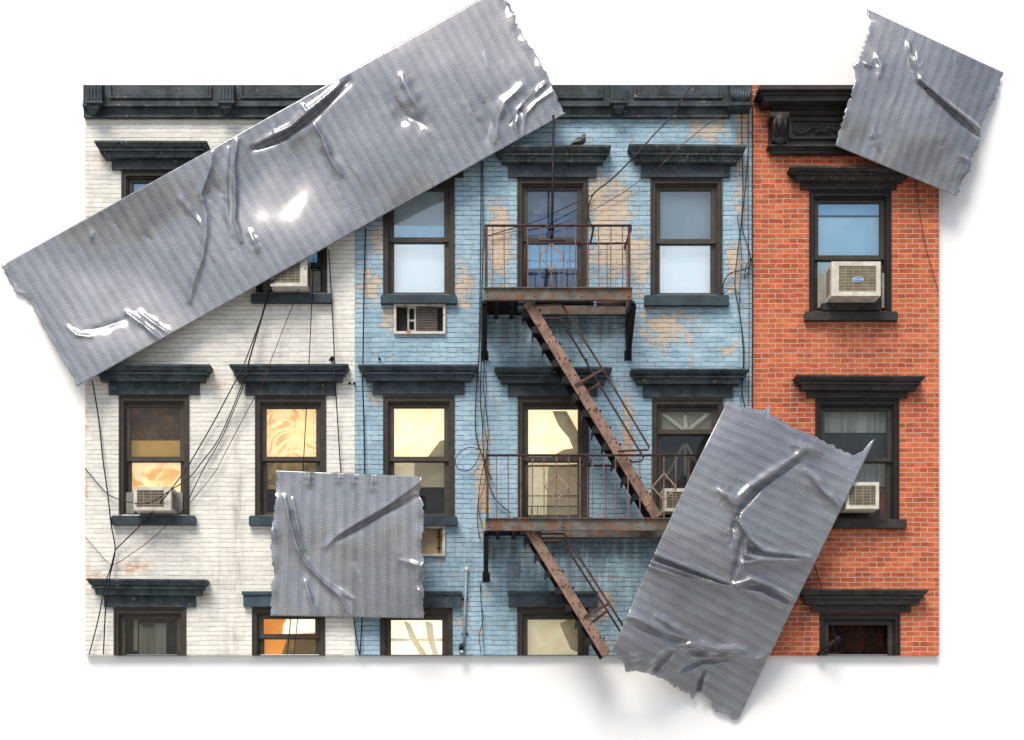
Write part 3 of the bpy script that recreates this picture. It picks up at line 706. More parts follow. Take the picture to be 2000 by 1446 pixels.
# ---------------------------------------------------------------- fire escape
FD = .95
fe = empty('fire_escape', W(1090, 1012, 0), 'rusty iron fire escape with two balconies and steep stairs on the blue facade', 'fire escape')
def balcony(xl, xr, yr, yg0, yg1, bal, posts, dia, guard, inner, xgr):
    """yr rail height px, yg girder px, all at depth FD"""
    zt, zb = Z(yg0, FD), Z(yg1, FD)
    xa, xb = X(xl, FD), X(xr, FD)
    m = MB()
    m.box(xa, xb, -FD, -FD+.012, zb, zt)                       # channel web
    m.box(xa, xb, -FD-.035, -FD+.05, zt+.001, zt+.013); m.box(xa, xb, -FD-.02, -FD+.05, zb-.012, zb-.001)
    for k in range(7):
        xx = xa+.05+k*(xb-xa-.1)/6
        if k in (0, 2, 6, 4):
            for zz in (.3, .7): m.blob((xx, -FD-.004, zb+(zt-zb)*zz), .014, .012, .014, 6, 4)
    for xx in (xa, xb-.03): m.box(xx, xx+.03, -FD+.051, 0, zb+.02, zt-.01)
    pl = m.build('platform', M['iron'], fe)
    m = MB()
    ia, ib, idp = inner
    m.box(X(ia, idp), X(ib, idp), -idp, -idp+.015, zb, zt-.02)   # girder behind the stair opening
    m.box(X(ia, idp), X(ib, idp), -idp-.03, -idp-.001, zb, zb+.012)
    m.build('inner_girder', M['iron'], pl)
    m = MB(); y = -FD+.07
    gx1 = X(xgr, FD)
    while y < -.02:
        m.box(xa+.032, gx1, y, y+.022, zb+.05, zb+.115); y += .046
    y = -idp+.04
    while y < -.02:
        m.box(gx1, xb-.032, y, y+.022, zb+.05, zb+.115); y += .046
    for xx in (xa+.17, gx1-.13): m.box(xx, xx+.06, -FD+.051, 0, zb-.012, zb+.048)
    m.build('grating', M['irondark'], pl)
    # railing
    zr = Z(yr, FD)
    m = MB(); rr = .020
    m.tube([(xa+.02, 0, zr), (xa+.02, -FD+.02, zr), (xb-.02, -FD+.02, zr), (xb-.02, 0, zr)], rr, 8)
    for xx in (xa+.02, xb-.02): m.bar((xx, -FD+.02, zr-.03), (xx, -.25, zr-.03), .05, .03)
    rl = m.build('railing', M['irondark'] if 0 else M['ironred'], fe)
    m = MB()
    for xx in (xa+.02, xb-.02):
        for k in range(1, 4):
            y = -FD+.02+k*.23; m.box(xx-.007, xx+.007, y-.007, y+.007, zt+.012, zr-.02)
    m.build('side_bars', M['railrust'], rl)
    for px in bal:
        m = MB(); x = X(px, FD); j = random.uniform(-.006, .006)
        m.bar((x, -FD+.02, zt+.012), (x+j, -FD+.02, zr-.018), .016, .016); m.build('baluster', M['railrust'], rl)
    for px in posts:
        m = MB(); x = X(px, FD); m.box(x-.020, x+.020, -FD+.0, -FD+.035, zt+.012, zr-.018); m.build('post', M['ironred'], rl)
    for cx, cy in dia:
        m = MB(); c = W(cx, cy, FD); w, h = .185, .21
        q = [(c.x, c.z+h), (c.x+w, c.z), (c.x, c.z-h), (c.x-w, c.z)]
        for i in range(4):
            a, b = q[i], q[(i+1) % 4]; m.bar((a[0], -FD-.0, a[1]), (b[0], -FD-.0, b[1]), .02, .012)
        m.build('diamond_ornament', M['diamond'], rl)
    g0, g1, gl = guard
    m = MB(); gd = .24; x0_, x1_, xl_ = X(g0, gd), X(g1, gd), X(gl, gd)
    m.tube([(x0_, -gd, zt+.02), (x0_, -gd, zr-.05), (x0_+.05, -gd, zr-.02), (x1_, -gd, zr-.02)], .016, 8)
    m.tube([(xl_, -gd, zr-.02), (xl_, -FD+.03, zr-.02)], .016, 8)
    m.build('stairwell_guard', M['ironred'], rl)
    for k in range(3):
        m = MB(); x = xl_-.33+k*.30; m.bar((x, -gd, zt+.012), (x, -gd, zr-.034), .014, .014); m.build('baluster', M['railrust'], rl)
    # brackets
    for xx, wy in ((xa-.03, 115 if yg1 < 800 else 98), (xb-.01, 115 if yg1 < 800 else 98)):
        m = MB(); zl = Z(yg1+wy)
        m.box(xx, xx+.05, -.03, 0, zl, zb-.013)
        m.box(xx, xx+.05, -FD+.03, -.03, zb-.055, zb-.013)
        m.bar((xx+.04, -.03, zl+.03), (xx+.04, -FD+.08, zb-.06), .07, .08, Vector((1, 0, 0)))
        m.bar((xx+.04, -.03, zl+.45), (xx+.04, -.42, zb-.05), .04, .04, Vector((1, 0, 0)))
        m.box(xx-.02, xx+.10, -.012, 0, zl-.04, zl+.12)
        m.build('bracket', M['irondark'], fe)
    return xa, xb, zt, zb
balcony(945, 1235, 440, 564, 585, [962, 985, 1031, 1054, 1077, 1101, 1124, 1147, 1170, 1193, 1216], [950, 1229], [(1077, 501)], (1026, 1222, 1153), (1043, 1226, .2), 1013)
balcony(948, 1398, 889, 1014, 1035, [970, 993, 1017, 1040, 1063, 1087, 1110, 1133, 1157, 1180, 1203, 1227, 1250, 1273, 1297, 1320], [952, 1345, 1392], [(1087, 951), (1297, 951)], (1029, 1206, 1151), (1057, 1300, .2), 1017)
m = MB()
m.tube([W(1081, 226, .42), W(1080, 330, .66), W(1078, 448, .97)], .020, 8); m.tube([W(1078, 448, .97), W(1077, 468, .97)], .028, 8)
m.blob(W(1077.5, 447, .97), .045, .045, .045)
m.build('hanger_rod', M['irondark'], fe)
m = MB(); m.tube([W(1052, 469, .97), W(1104, 469, .97)], .022, 8); m.tube([W(1066, 441, .97), W(1077, 449, .98), W(1083, 441, .97)], .014, 6); m.build('counterbalance_bar', M['ironred'], fe)
m = MB(); m.tube([W(1165, 592, .5), W(1222, 592, .5)], .055, 10); m.build('counterweight', M['ironred'], fe)
m = MB(); m.tube([W(1045, 590, .6), W(1155, 590, .6)], .03, 8); m.build('counterbalance_bar', M['irondark'], fe)

def stair(p0, p1, nr, nf, strut, clipy=None):
    nd, fd = .84, .30
    r = MB()
    def stringer(d, mi, wpx=17):
        a, b = W(*p0, nd), W(*p1, nd)
        a = Vector((a.x, -d, a.z)); b = Vector((b.x, -d, b.z))
        t = (b-a).normalized(); n = Vector((t.z, 0, -t.x)); w = wpx/S/2
        r.add([a+n*w, b+n*w, b-n*w, a-n*w]+[v+Vector((0, .014, 0)) for v in (a+n*w, b+n*w, b-n*w, a-n*w)], [(0, 1, 2, 3), (7, 6, 5, 4), (0, 4, 5, 1), (1, 5, 6, 2), (2, 6, 7, 3), (3, 7, 4, 0)], mi)
        for s_ in (-1, 1):   # flanges
            e0, e1 = a+n*w*s_, b+n*w*s_
            q = Vector((0, .05, 0)); k = n*(.008*s_)
            r.add([e0, e1, e1+q, e0+q, e0+k, e1+k, e1+k+q, e0+k+q], [(0, 1, 2, 3), (7, 6, 5, 4), (0, 4, 5, 1), (1, 5, 6, 2), (2, 6, 7, 3), (3, 7, 4, 0)], mi)
        return a, b
    a, b = stringer(nd, 0); stringer(fd, 1)  # far stringer in darker iron, its shade put into the colour
    L = b-a; steps = int(abs(L.z)/.262)
    for k in range(steps):
        z = a.z-.12-k*.262; x = a.x+L.x*(z-a.z)/L.z
        for q in (-.05, .05): r.blob((x+q, -nd-.004, z+.02), .013, .012, .013, 6, 4, 2)
    st = r.build('stair', [M['stringer'], M['irondark'], M['ironred']], fe)
    for k in range(steps):
        z = a.z-.12-k*.262; t = (z-a.z)/L.z; x = a.x+L.x*t
        m = MB(); m.box(x-.15, x+.13, -nd+.02, -fd-.002, z-.012, z+.012); m.box(x-.15, x-.135, -nd+.02, -fd-.002, z-.08, z-.013); m.box(x-.17, x-.02, -nd+.016, -nd+.03, z-.10, z-.013)
        m.build('tread', M['irondark'], st)
    for pts, d in ((nr, nd), (nf, fd)):
        m = MB(); m.tube([W(x, y, d) for x, y in pts], .017, 8); m.build('handrail', M['ironred'], st)
    for (xa, ya, xb, yb_, d) in strut:
        m = MB(); m.bar(W(xa, ya, d), W(xb, yb_, d), .045, .02); m.build('handrail_strut', M['ironred'], st)
    return st
stair((1031, 590), (1284, 1010), [(1040, 597), (1096, 595), (1101, 601), (1177, 721), (1268, 874), (1265, 879), (1207, 881)],
      [(1059, 623), (1092, 623), (1099, 629), (1170, 750), (1257, 894), (1253, 901), (1229, 903)], [(1123, 753, 1179, 720, .85), (1143, 766, 1172, 749, .31)])
stair((1035, 1035), (1186, 1279), [(1045, 1043), (1100, 1043), (1106, 1049), (1190, 1180), (1228, 1240)], [(1062, 1058), (1096, 1056), (1102, 1063), (1185, 1192), (1216, 1241)], [(1141, 1206, 1190, 1179, .85), (1158, 1215, 1187, 1193, .31)])

# ---------------------------------------------------------------- cables and small wall things
def cable(pts, r, label, d=.06, m='cable', loop=False):
    o = MB(); P_ = []
    for p in pts:
        dd = p[2] if len(p) > 2 else d
        P_.append(W(p[0], p[1], dd))
    o.tube(P_, r, 5, 0, True)
    base = P_[-1]
    ob = o.build('cable', M[m], off=tuple(base))
    tag(ob, label, 'cable', 'cables hanging across the facades')
H = .30
cable([(180, 743, H), (192, 814), (201, 898), (210, 962, .12), (217, 1024, .14), (225, 1074), (216, 1118, .1), (213, 1135, H), (210, 1165, H), (206, 1192, .15), (202, 1279)], .011, 'black cable running down the left edge past the sill of the orange window')
cable([(225, 1075), (216, 1110, .12), (207, 1135, H), (200, 1168, H), (191, 1214, .1), (174, 1279)], .010, 'cable falling to the bottom left corner across the lowest hood')
cable([(535, 545, .4), (517, 602, .14), (481, 701, .2), (472, 722, H), (462, 741, H), (440, 782, .15), (415, 829), (375, 898), (369, 909, .08), (334, 956, .45), (285, 1015, .16), (225, 1074)], .010, 'long diagonal cable crossing the front of the beige air conditioner')
cable([(529, 545, .4), (513, 611, .14), (487, 701, .2), (484, 715, H), (474, 747, H), (450, 808), (424, 863), (398, 898), (369, 934), (334, 957, .42), (300, 979, .42), (272, 984, .42), (238, 977, .12), (210, 965), (182, 934), (166, 915)], .009, 'cable sagging over the face of the beige air conditioner to the left edge')
cable([(532, 546, .4), (516, 606, .14), (490, 695, .2), (478, 745, H), (468, 773, .15), (434, 853), (400, 912), (375, 962), (365, 984), (353, 1006, .13)], .008, 'cable ending at the right end of the sill under the beige air conditioner')
cable([(599, 515, .4), (575, 587, .16), (549, 654), (529, 705, .2), (513, 750, H), (494, 782, .12), (468, 831), (433, 898), (418, 925), (375, 978), (347, 1006, .14), (297, 1052), (260, 1080), (225, 1102), (211, 1099), (188, 1074), (166, 1049)], .006, 'thin faded wire looping low under the sill to the left edge', m='cable_thin')
cable([(613, 505, .2), (609, 590, .16), (604, 701, .25), (603, 730, H), (600, 770, .2), (593, 898, .06), (588, 990, .06), (572, 1140, .1), (568, 1205), (561, 1279)], .008, 'straight cable hanging in front of the patterned orange window')
cable([(588, 1180, .12), (582, 1205), (574, 1279)], .007, 'short thin cable over the orange window below the square tape')
cable([(642, 489, .1), (649, 611), (653, 700, .2), (654, 740, H), (658, 800, .1), (664, 898), (672, 1000), (691, 1208), (702, 1279)], .010, 'cable hanging near the right edge of the white facade')
cable([(714, 446), (711, 557), (709, 699, .2), (708, 740, H), (710, 800), (712, 927), (710, 1100), (707, 1208), (703, 1279)], .012, 'thick black cable down the left edge of the blue facade')
cable([(940, 316), (939, 420), (937, 600), (935, 700), (929, 783), (930, 852), (948, 905), (960, 938)], .010, 'black cable dropping beside the left end of both balconies')
cable([(943, 314), (943, 500), (939, 620), (940, 700), (938, 780), (942, 830), (945, 900), (953, 941), (969, 977), (997, 1002)], .009, 'cable curling to the foot of the middle blue window')
cable([(946, 600), (946, 700), (944, 755), (953, 838), (950, 888), (940, 930), (934, 980), (932, 1020), (938, 1055)], .007, 'twisted thin wire by the balcony brackets', m='cable')
cable([(950, 620), (943, 690), (950, 760), (944, 820), (953, 880), (946, 950), (934, 985), (942, 1030)], .006, 'frayed wire twisted around the cables left of the balconies', m='cable_thin')
cable([(936, 878), (917, 874), (898, 884), (889, 901), (896, 917), (912, 920), (928, 908), (938, 885)], .007, 'loop of black wire left of the lower balcony')
cable([(940, 1136), (939, 1174), (944, 1205), (942, 1217), (936, 1245), (940, 1279)], .006, 'thin wire below the lower bracket of the fire escape')
cable([(937, 1136), (940, 1180), (942, 1217), (946, 1279)], .006, 'second thin wire below the lower bracket reaching the bottom edge')
cable([(1348, 169, .3), (1323, 209, .3), (1305, 234, .25), (1273, 268, .3), (1236, 309, .3), (1196, 349, .15), (1161, 377), (1151, 399), (1149, 424), (1157, 446, .1)], .012, 'thick black cable slanting from the cornice to the top middle blue window')
cable([(1401, 228, .2), (1351, 268, .3), (1286, 327, .3), (1255, 349, .12), (1211, 380), (1149, 415), (1087, 439), (1024, 449), (956, 461)], .006, 'thin wire slanting across the top right blue window hood', m='cable_thin')
cable([(1158, 380), (1099, 408, .08), (1056, 429, .08), (1024, 439), (953, 461)], .009, 'cable crossing the glass of the top middle blue window')
cable([(1449, 212, .1), (1449, 299, .1), (1451, 368), (1448, 430), (1441, 492), (1435, 555), (1442, 600), (1448, 640), (1452, 700), (1449, 760), (1456, 800)], .009, 'dangling cable at the right edge of the blue facade from the cornice bracket')
cable([(1462, 290), (1454, 383), (1449, 440), (1460, 480), (1466, 508), (1460, 535), (1454, 545), (1458, 520), (1466, 506)], .008, 'looped cable end beside the joint of blue and red brick')
cable([(1468, 505), (1460, 524), (1429, 533), (1415, 548), (1410, 575)], .010, 'cable curling to the sill of the top right blue window')
cable([(1440, 420), (1448, 500), (1444, 600), (1454, 690), (1446, 790)], .006, 'thin wire with kinks right of the top right blue window', m='cable_thin')
cable([(1462, 210), (1461, 400), (1463, 600), (1462, 790)], .007, 'straight thin wire along the blue edge strip')
cable([(1470, 206), (1469, 400), (1470, 600), (1469, 800)], .010, 'straight dark cable on the joint between blue and red facades')
cable([(1410, 577), (1425, 565), (1440, 570), (1447, 590)], .006, 'short wire leaving the right end of the upper right blue sill')
cable([(1787, 350, .05), (1800, 440), (1813, 500), (1833, 570)], .006, 'thin wire sloping down the right edge of the red brick', m='cable_thin')

# chain and swing arm
cpt = [Vector(W(x, y, d)) for x, y, d in ((1585, 1088, .08), (1600, 1132, .25), (1606, 1160, .32), (1615, 1182, .3), (1626, 1222, .3), (1633, 1246, .3))]
ch = MB(); dist = 0
segs = [(cpt[i], cpt[i+1]) for i in range(len(cpt)-1)]
for a, b in segs:
    n = max(1, int((b-a).length/.032))
    for k in range(n):
        p = a.lerp(b, k/n); q = a.lerp(b, (k+1)/n); t = (q-p).normalized(); sd = Vector((t.z, 0, -t.x)) if k % 2 else Vector((0, 1, 0))
        e = [p-t*.004, p+t*.012+sd*.011, q-t*.008+sd*.011, q+t*.006, q-t*.008-sd*.011, p+t*.012-sd*.011, p-t*.004]
        ch.tube(e, .0042, 4)
tag(ch.build('chain', M['cable'], off=tuple(cpt[-1])), 'dark link chain hanging across the lowest hood of the red facade', 'chain')
ar = empty('swing_arm', W(1604, 1278, 0), 'dark iron sign arm hung from the chain over the lowest red facade window', 'iron arm')
m = MB(); m.tube([W(1598, 1279, .02), W(1610, 1268, .14), W(1636, 1249, .30)], .036, 8); m.build('arm', M['irondark'], ar)
m = MB(); m.blob(W(1636, 1249, .31), .05, .05, .055); m.tube([W(1636, 1252, .3), W(1633, 1262, .3), W(1635, 1272, .3)], .008, 6); m.build('end_knob', M['irondark'], ar)
m = MB(); m.tube([W(1604, 1274, .04), W(1640, 1277, .26)], .014, 6); m.build('stay', M['irondark'], ar)

# conduit with lamp
cd = empty('conduit', W(905, 1279, 0), 'blue grey conduit pipe with a pale tip between the lowest blue windows', 'pipe')
m = MB(); m.tube([W(911, 1116, .05), W(908, 1200, .05), W(905, 1279, .05)], .022, 8); m.build('pipe', M['pipe'], cd)
m = MB(); m.tube([W(911, 1117, .05), W(911, 1108, .05)], .028, 8); m.build('cap', M['ac_white'], cd)
m = MB(); m.box(X(905)-.03, X(911)+.03, -.03, 0, Z(1172), Z(1169)); m.box(X(905)-.03, X(911)+.03, -.03, 0, Z(1240), Z(1237)); m.build('clamp', M['irondark'], cd)
lm = empty('wall_spotlight', W(902, 1278, 0), 'small black double spotlight beside the conduit at the bottom edge', 'lamp')
m = MB(); m.tube([W(901, 1260, .04), W(901, 1266, .14)], [.03, .045], 10); m.blob(W(901, 1264, .10), .04, .05, .04); m.build('lamp_head', M['cable'], lm)
m = MB(); m.tube([W(901, 1271, .04), W(902, 1274, .15)], [.028, .04], 10); m.build('lamp_head', M['cable'], lm)
m = MB(); m.tube([W(902, 1273.5, .145), W(902, 1274, .158)], .03, 10); m.build('lens', M['ac_white'], lm)
m = MB(); m.box(X(898), X(906), -.04, 0, Z(1278), Z(1258)); m.build('mount', M['irondark'], lm)
pt = MB(); pt.box(X(992), X(1015), -.02, 0, Z(1128), Z(1103)); pt.blob(W(1003, 1117, .02), .02, .02, .02); pt.box(X(993.5), X(1013.5), -.026, -.02, Z(1126.5), Z(1104.5))
tag(pt.build('wall_plate', M['plate'], off=tuple(W(1003, 1128))), 'square grey metal plate on the shaded blue brick under the lower balcony', 'plate')
pt = MB(); pt.box(X(956), X(963), -.05, 0, Z(1090), Z(1066)); pt.box(X(957), X(967), -.02, 0, Z(1092), Z(1090)-.001)
tag(pt.build('wall_box', M['plate'], off=tuple(W(960, 1092))), 'narrow grey bracket box beside the lower left balcony bracket', 'box')
hk = MB(); hk.blob(W(649, 700, .06), .035, .05, .035); hk.tube([W(647, 700, .0), W(645, 704, .07), W(650, 706, .09)], .012, 6); hk.blob(W(645, 703, .05), .025, .03, .02)
tag(hk.build('wall_hook', M['irondark'], off=tuple(W(648, 706))), 'small round black hook above the right hood of the white facade', 'hook')
for x, y, lb in ((683, 749, 'rusty bolt head on white brick right of the hood end'), (692, 749, 'rusty bolt head on the joint of white and blue brick'), (1145, 703, 'dark bolt in the blue brick under the upper balcony'), (741, 701, 'tiny bent hook above the left middle hood of the blue facade')):
    b = MB(); b.blob(W(x, y, .01), .022, .03, .022); b.tube([W(x, y, 0), W(x+1, y, .05)], .012, 6)
    tag(b.build('bolt', M['irondark'], off=tuple(W(x, y))), lb, 'bolt', 'bolts in the walls')

# ---------------------------------------------------------------- pigeon on the hood
pg_ = MB(); dp = .16
zz = Z(283, .265)+.002      # top of the hood
def Q(px, up, y=0): return Vector((X(px, dp), -dp+y, zz+up/S))
ring_ = [(1115, 5, .006, .02), (1119, 7, .012, .032), (1123, 9.5, .032, .045), (1128, 11.5, .052, .056), (1133, 12.5, .066, .062), (1137, 13.5, .066, .058), (1139.5, 16.5, .050, .048), (1139.5, 19.5, .034, .036), (1139.2, 22.2, .030, .031), (1140.2, 24.6, .024, .026), (1141.5, 25.8, .010, .012)]
vs = []; fs = []; n = 10
for i, (px, up, rz_, ry_) in enumerate(ring_):
    c = Q(px, up); a0 = Q(*ring_[max(0, i-1)][:2]); a1 = Q(*ring_[min(len(ring_)-1, i+1)][:2]); t = (a1-a0).normalized(); u = Vector((-t.z, 0, t.x))
    for k in range(n):
        a = 2*math.pi*k/n; vs.append(c+u*(math.cos(a)*rz_)+Vector((0, 1, 0))*(math.sin(a)*ry_))
for i in range(len(ring_)-1):
    for k in range(n): fs.append((i*n+k, i*n+(k+1) % n, (i+1)*n+(k+1) % n, (i+1)*n+k))
fs += [tuple(range(n)), tuple((len(ring_)-1)*n+k for k in range(n))]
pg_.add(vs, fs, 0, True)
g = G('pigeon plumage'); nn = g.noise(14, 3, .6)
mp = g.P(col=g.mix(g.sm(nn, .4, .6), (.035, .03, .035), (.09, .055, .05)), rough=.6)
pigeon = pg_.build('pigeon', mp, off=tuple(Q(1130, 0)))
tag(pigeon, 'dark grey pigeon perched on the top middle hood of the blue facade, facing right', 'pigeon')
def pp(name, mb_, mt):
    o = mb_.build(name, mt, off=tuple(Q(1130, 0))); o.location = (0, 0, 0); o.parent = pigeon
w = MB()
for s_ in (-1, 1):
    w.add([Q(1136, 16, s_*.055), Q(1130, 17.5, s_*.062), Q(1120, 10.5, s_*.04), Q(1114, 5.5, s_*.016), Q(1124, 7.5, s_*.055), Q(1133, 9, s_*.066)]+[Q(1136, 16, s_*.065), Q(1130, 17.5, s_*.072), Q(1120, 10.5, s_*.052), Q(1114, 5.5, s_*.022), Q(1124, 7.5, s_*.066), Q(1133, 9, s_*.078)],
          [(0, 1, 2, 3, 4, 5), (11, 10, 9, 8, 7, 6)]+[(i, (i+1) % 6, 6+(i+1) % 6, 6+i) for i in range(6)])
pp('wing', w, paint('grey wing feathers', (.12, .13, .13), .6, .5, 30))
w = MB(); w.tube([Q(1141, 23.5), Q(1144.2, 22.4)], [.009, .002], 6); pp('beak', w, M['ac_dark'])
for s_ in (-.025, .025):
    w = MB(); w.tube([Q(1131, 7, s_), Q(1132, 1, s_)], .006, 6)
    for t in (-2, 0, 2): w.tube([Q(1132, 1, s_), Q(1135, .4, s_+t*.008)], .004, 4)
    w.tube([Q(1132, 1, s_), Q(1130, .4, s_)], .004, 4); pp('leg', w, paint('pink leg', (.3, .08, .06), .6))
w = MB()
for s_ in (-1, 1): w.blob(Q(1140.4, 23.6, s_*.027), .005, .004, .005, 6, 4)
pp('eye', w, G('orange eye').P(col=(.5, .12, .02), rough=.2))

# ---------------------------------------------------------------- duct tape
OB = []   # relief below the tape: px rect, depth
OB.append((166, 1834, 166, 1280, .02))
OB += [(166, 693, 166, 206, .27), (693, 1470, 166, 206, .27), (1475, 1834, 160, 205, .47), (1495, 1834, 198, 300, .20), (166, 1470, 200, 229, .16)]
for a in ((188, 413, 275, 310), (183, 417, 711, 747), (451, 683, 711, 747), (174, 411, 1131, 1165), (706, 935, 283, 318), (967, 1195, 283, 318), (1227, 1455, 281, 320), (706, 935, 711, 745), (1231, 1458, 718, 750), (1535, 1780, 325, 353), (1550, 1800, 733, 763), (1558, 1805, 1150, 1182)): OB.append((*a, .28))
OB += [(475, 652, 1155, 1190, .12), (723, 902, 1155, 1190, .12), (486, 652, 1005, 1030, .12), (740, 895, 1005, 1030, .12), (1573, 1772, 1010, 1035, .12)]
OB += [(528, 603, 495, 565, .38), (1624, 1722, 508, 590, .44), (1640, 1720, 940, 1000, .38), (1295, 1386, 950, 1002, .37)]
OB += [(945, 1236, 438, 600, 1.0, .012), (945, 1400, 886, 1050, 1.0, .0032), (1180, 1235, 1160, 1240, .86, .0055), (600, 670, 700, 1280, .1)]
GS = 6; gx = np.arange(-60, 2060, GS); gy = np.arange(-80, 1500, GS); GX, GY = np.meshgrid(gx, gy)
HM = np.full(GX.shape, BOARD+.05)
for ob in OB:
    x0, x1, y0, y1, d = ob[:5]
    dx = np.maximum(np.maximum(x0-GX, GX-x1), 0); dy = np.maximum(np.maximum(y0-GY, GY-y1), 0); r = np.sqrt(dx*dx+dy*dy)
    sl = .0055 if d > .5 else (.0016 if d > .05 else .010)
    if len(ob) > 5: sl = ob[5]
    HM = np.maximum(HM, d+.03-np.maximum(r-24, 0)*sl)
def blur(A, k):
    for ax in (0, 1):
        P_ = np.pad(A, [(k+1, k) if a == ax else (0, 0) for a in (0, 1)], mode='edge')
        c = np.cumsum(P_, axis=ax)
        A = (np.take(c, range(2*k+1, c.shape[ax]), ax)-np.take(c, range(0, c.shape[ax]-2*k-1), ax))/(2*k+1)
    return A
HM = blur(HM, 4)
ox = np.maximum(np.maximum(166-GX, GX-1834), 0); oy = np.maximum(GY-1280, 0)
ww = np.clip(1-(np.hypot(ox, oy)-6)/150, 0, 1); ww = ww*ww*(3-2*ww)
HM = (BOARD+.03)+(HM-BOARD-.03)*ww
HM = blur(HM, 4)
def base_depth(px, py):
    fx = np.clip((px-gx[0])/GS, 0, len(gx)-1.001); fy = np.clip((py-gy[0])/GS, 0, len(gy)-1.001)
    i = fx.astype(int); j = fy.astype(int); u = fx-i; v = fy-j
    return HM[j, i]*(1-u)*(1-v)+HM[j, i+1]*u*(1-v)+HM[j+1, i]*(1-u)*v+HM[j+1, i+1]*u*v

def tapemat():
    g = G('silver duct tape')
    uv = g.n('ShaderNodeUVMap', uv_map='UVMap').outputs[0]
    u, v, _ = g.sep(uv)
    PU, PV = 20.6, 6.0
    wob = g.noise(.012, 2, .5, uv)
    u2 = g.ma('ADD', u, g.ma('MULTIPLY', wob, 9.0))
    fu = g.ma('ABSOLUTE', g.ma('SUBTRACT', g.ma('FRACT', g.ma('DIVIDE', u2, PU)), .5))
    row = g.ma('FLOOR', g.ma('DIVIDE', u2, PU))
    fv = g.ma('ABSOLUTE', g.ma('SUBTRACT', g.ma('FRACT', g.ma('ADD', g.ma('DIVIDE', v, PV), g.ma('MULTIPLY', row, .37))), .5))
    du = g.sm(fu, .03, .085, 1, 0); dv = g.sm(fv, .14, .30, 1, 0)
    patch = g.sm(g.noise(.018, 3, .6, uv), .32, .58)
    dot = g.ma('MULTIPLY', g.ma('MULTIPLY', du, dv), g.ma('ADD', .25, g.ma('MULTIPLY', patch, .75)))
    line = g.sm(fu, .02, .13, 1, 0)
    rib = g.ma('SINE', g.ma('MULTIPLY', u2, 2*math.pi/PU), 0)
    big = g.noise(.03, 5, .6, uv)
    fine = g.noise(.5, 3, .7, uv)
    col = g.mix(g.sm(big, .3, .7), (.150, .158, .183), (.195, .204, .232))
    stv = g.comb(g.ma('MULTIPLY', u, .10), g.ma('MULTIPLY', v, .012), 0.0); strk = g.noise(1.0, 5, .65, stv, .6)
    col = g.mix(g.ma('MULTIPLY', g.sm(rib, -.6, .9), g.sm(strk, .3, .7, .08, .34)), col, (.36, .37, .40))
    col = g.mix(g.ma('MULTIPLY', line, .25), col, (.14, .15, .17))
    col = g.mix(g.ma('MULTIPLY', dot, .38), col, (.62, .64, .68))
    h = g.ma('ADD', g.ma('ADD', g.ma('MULTIPLY', rib, .30), g.ma('MULTIPLY', dot, .9)), g.ma('ADD', g.ma('ADD', g.ma('MULTIPLY', fine, .45), g.ma('MULTIPLY', strk, 2.2)), g.ma('MULTIPLY', big, 3.5)))
    g.set(g.b.inputs['Coat IOR'], 1.85)
    g.bump(h, .45, .010)
    return g.P(col=col, rough=g.sm(big, .3, .7, .46, .56), metal=.14, spec=.25, coat=1.0, crough=.11)
M['tape'] = tapemat()

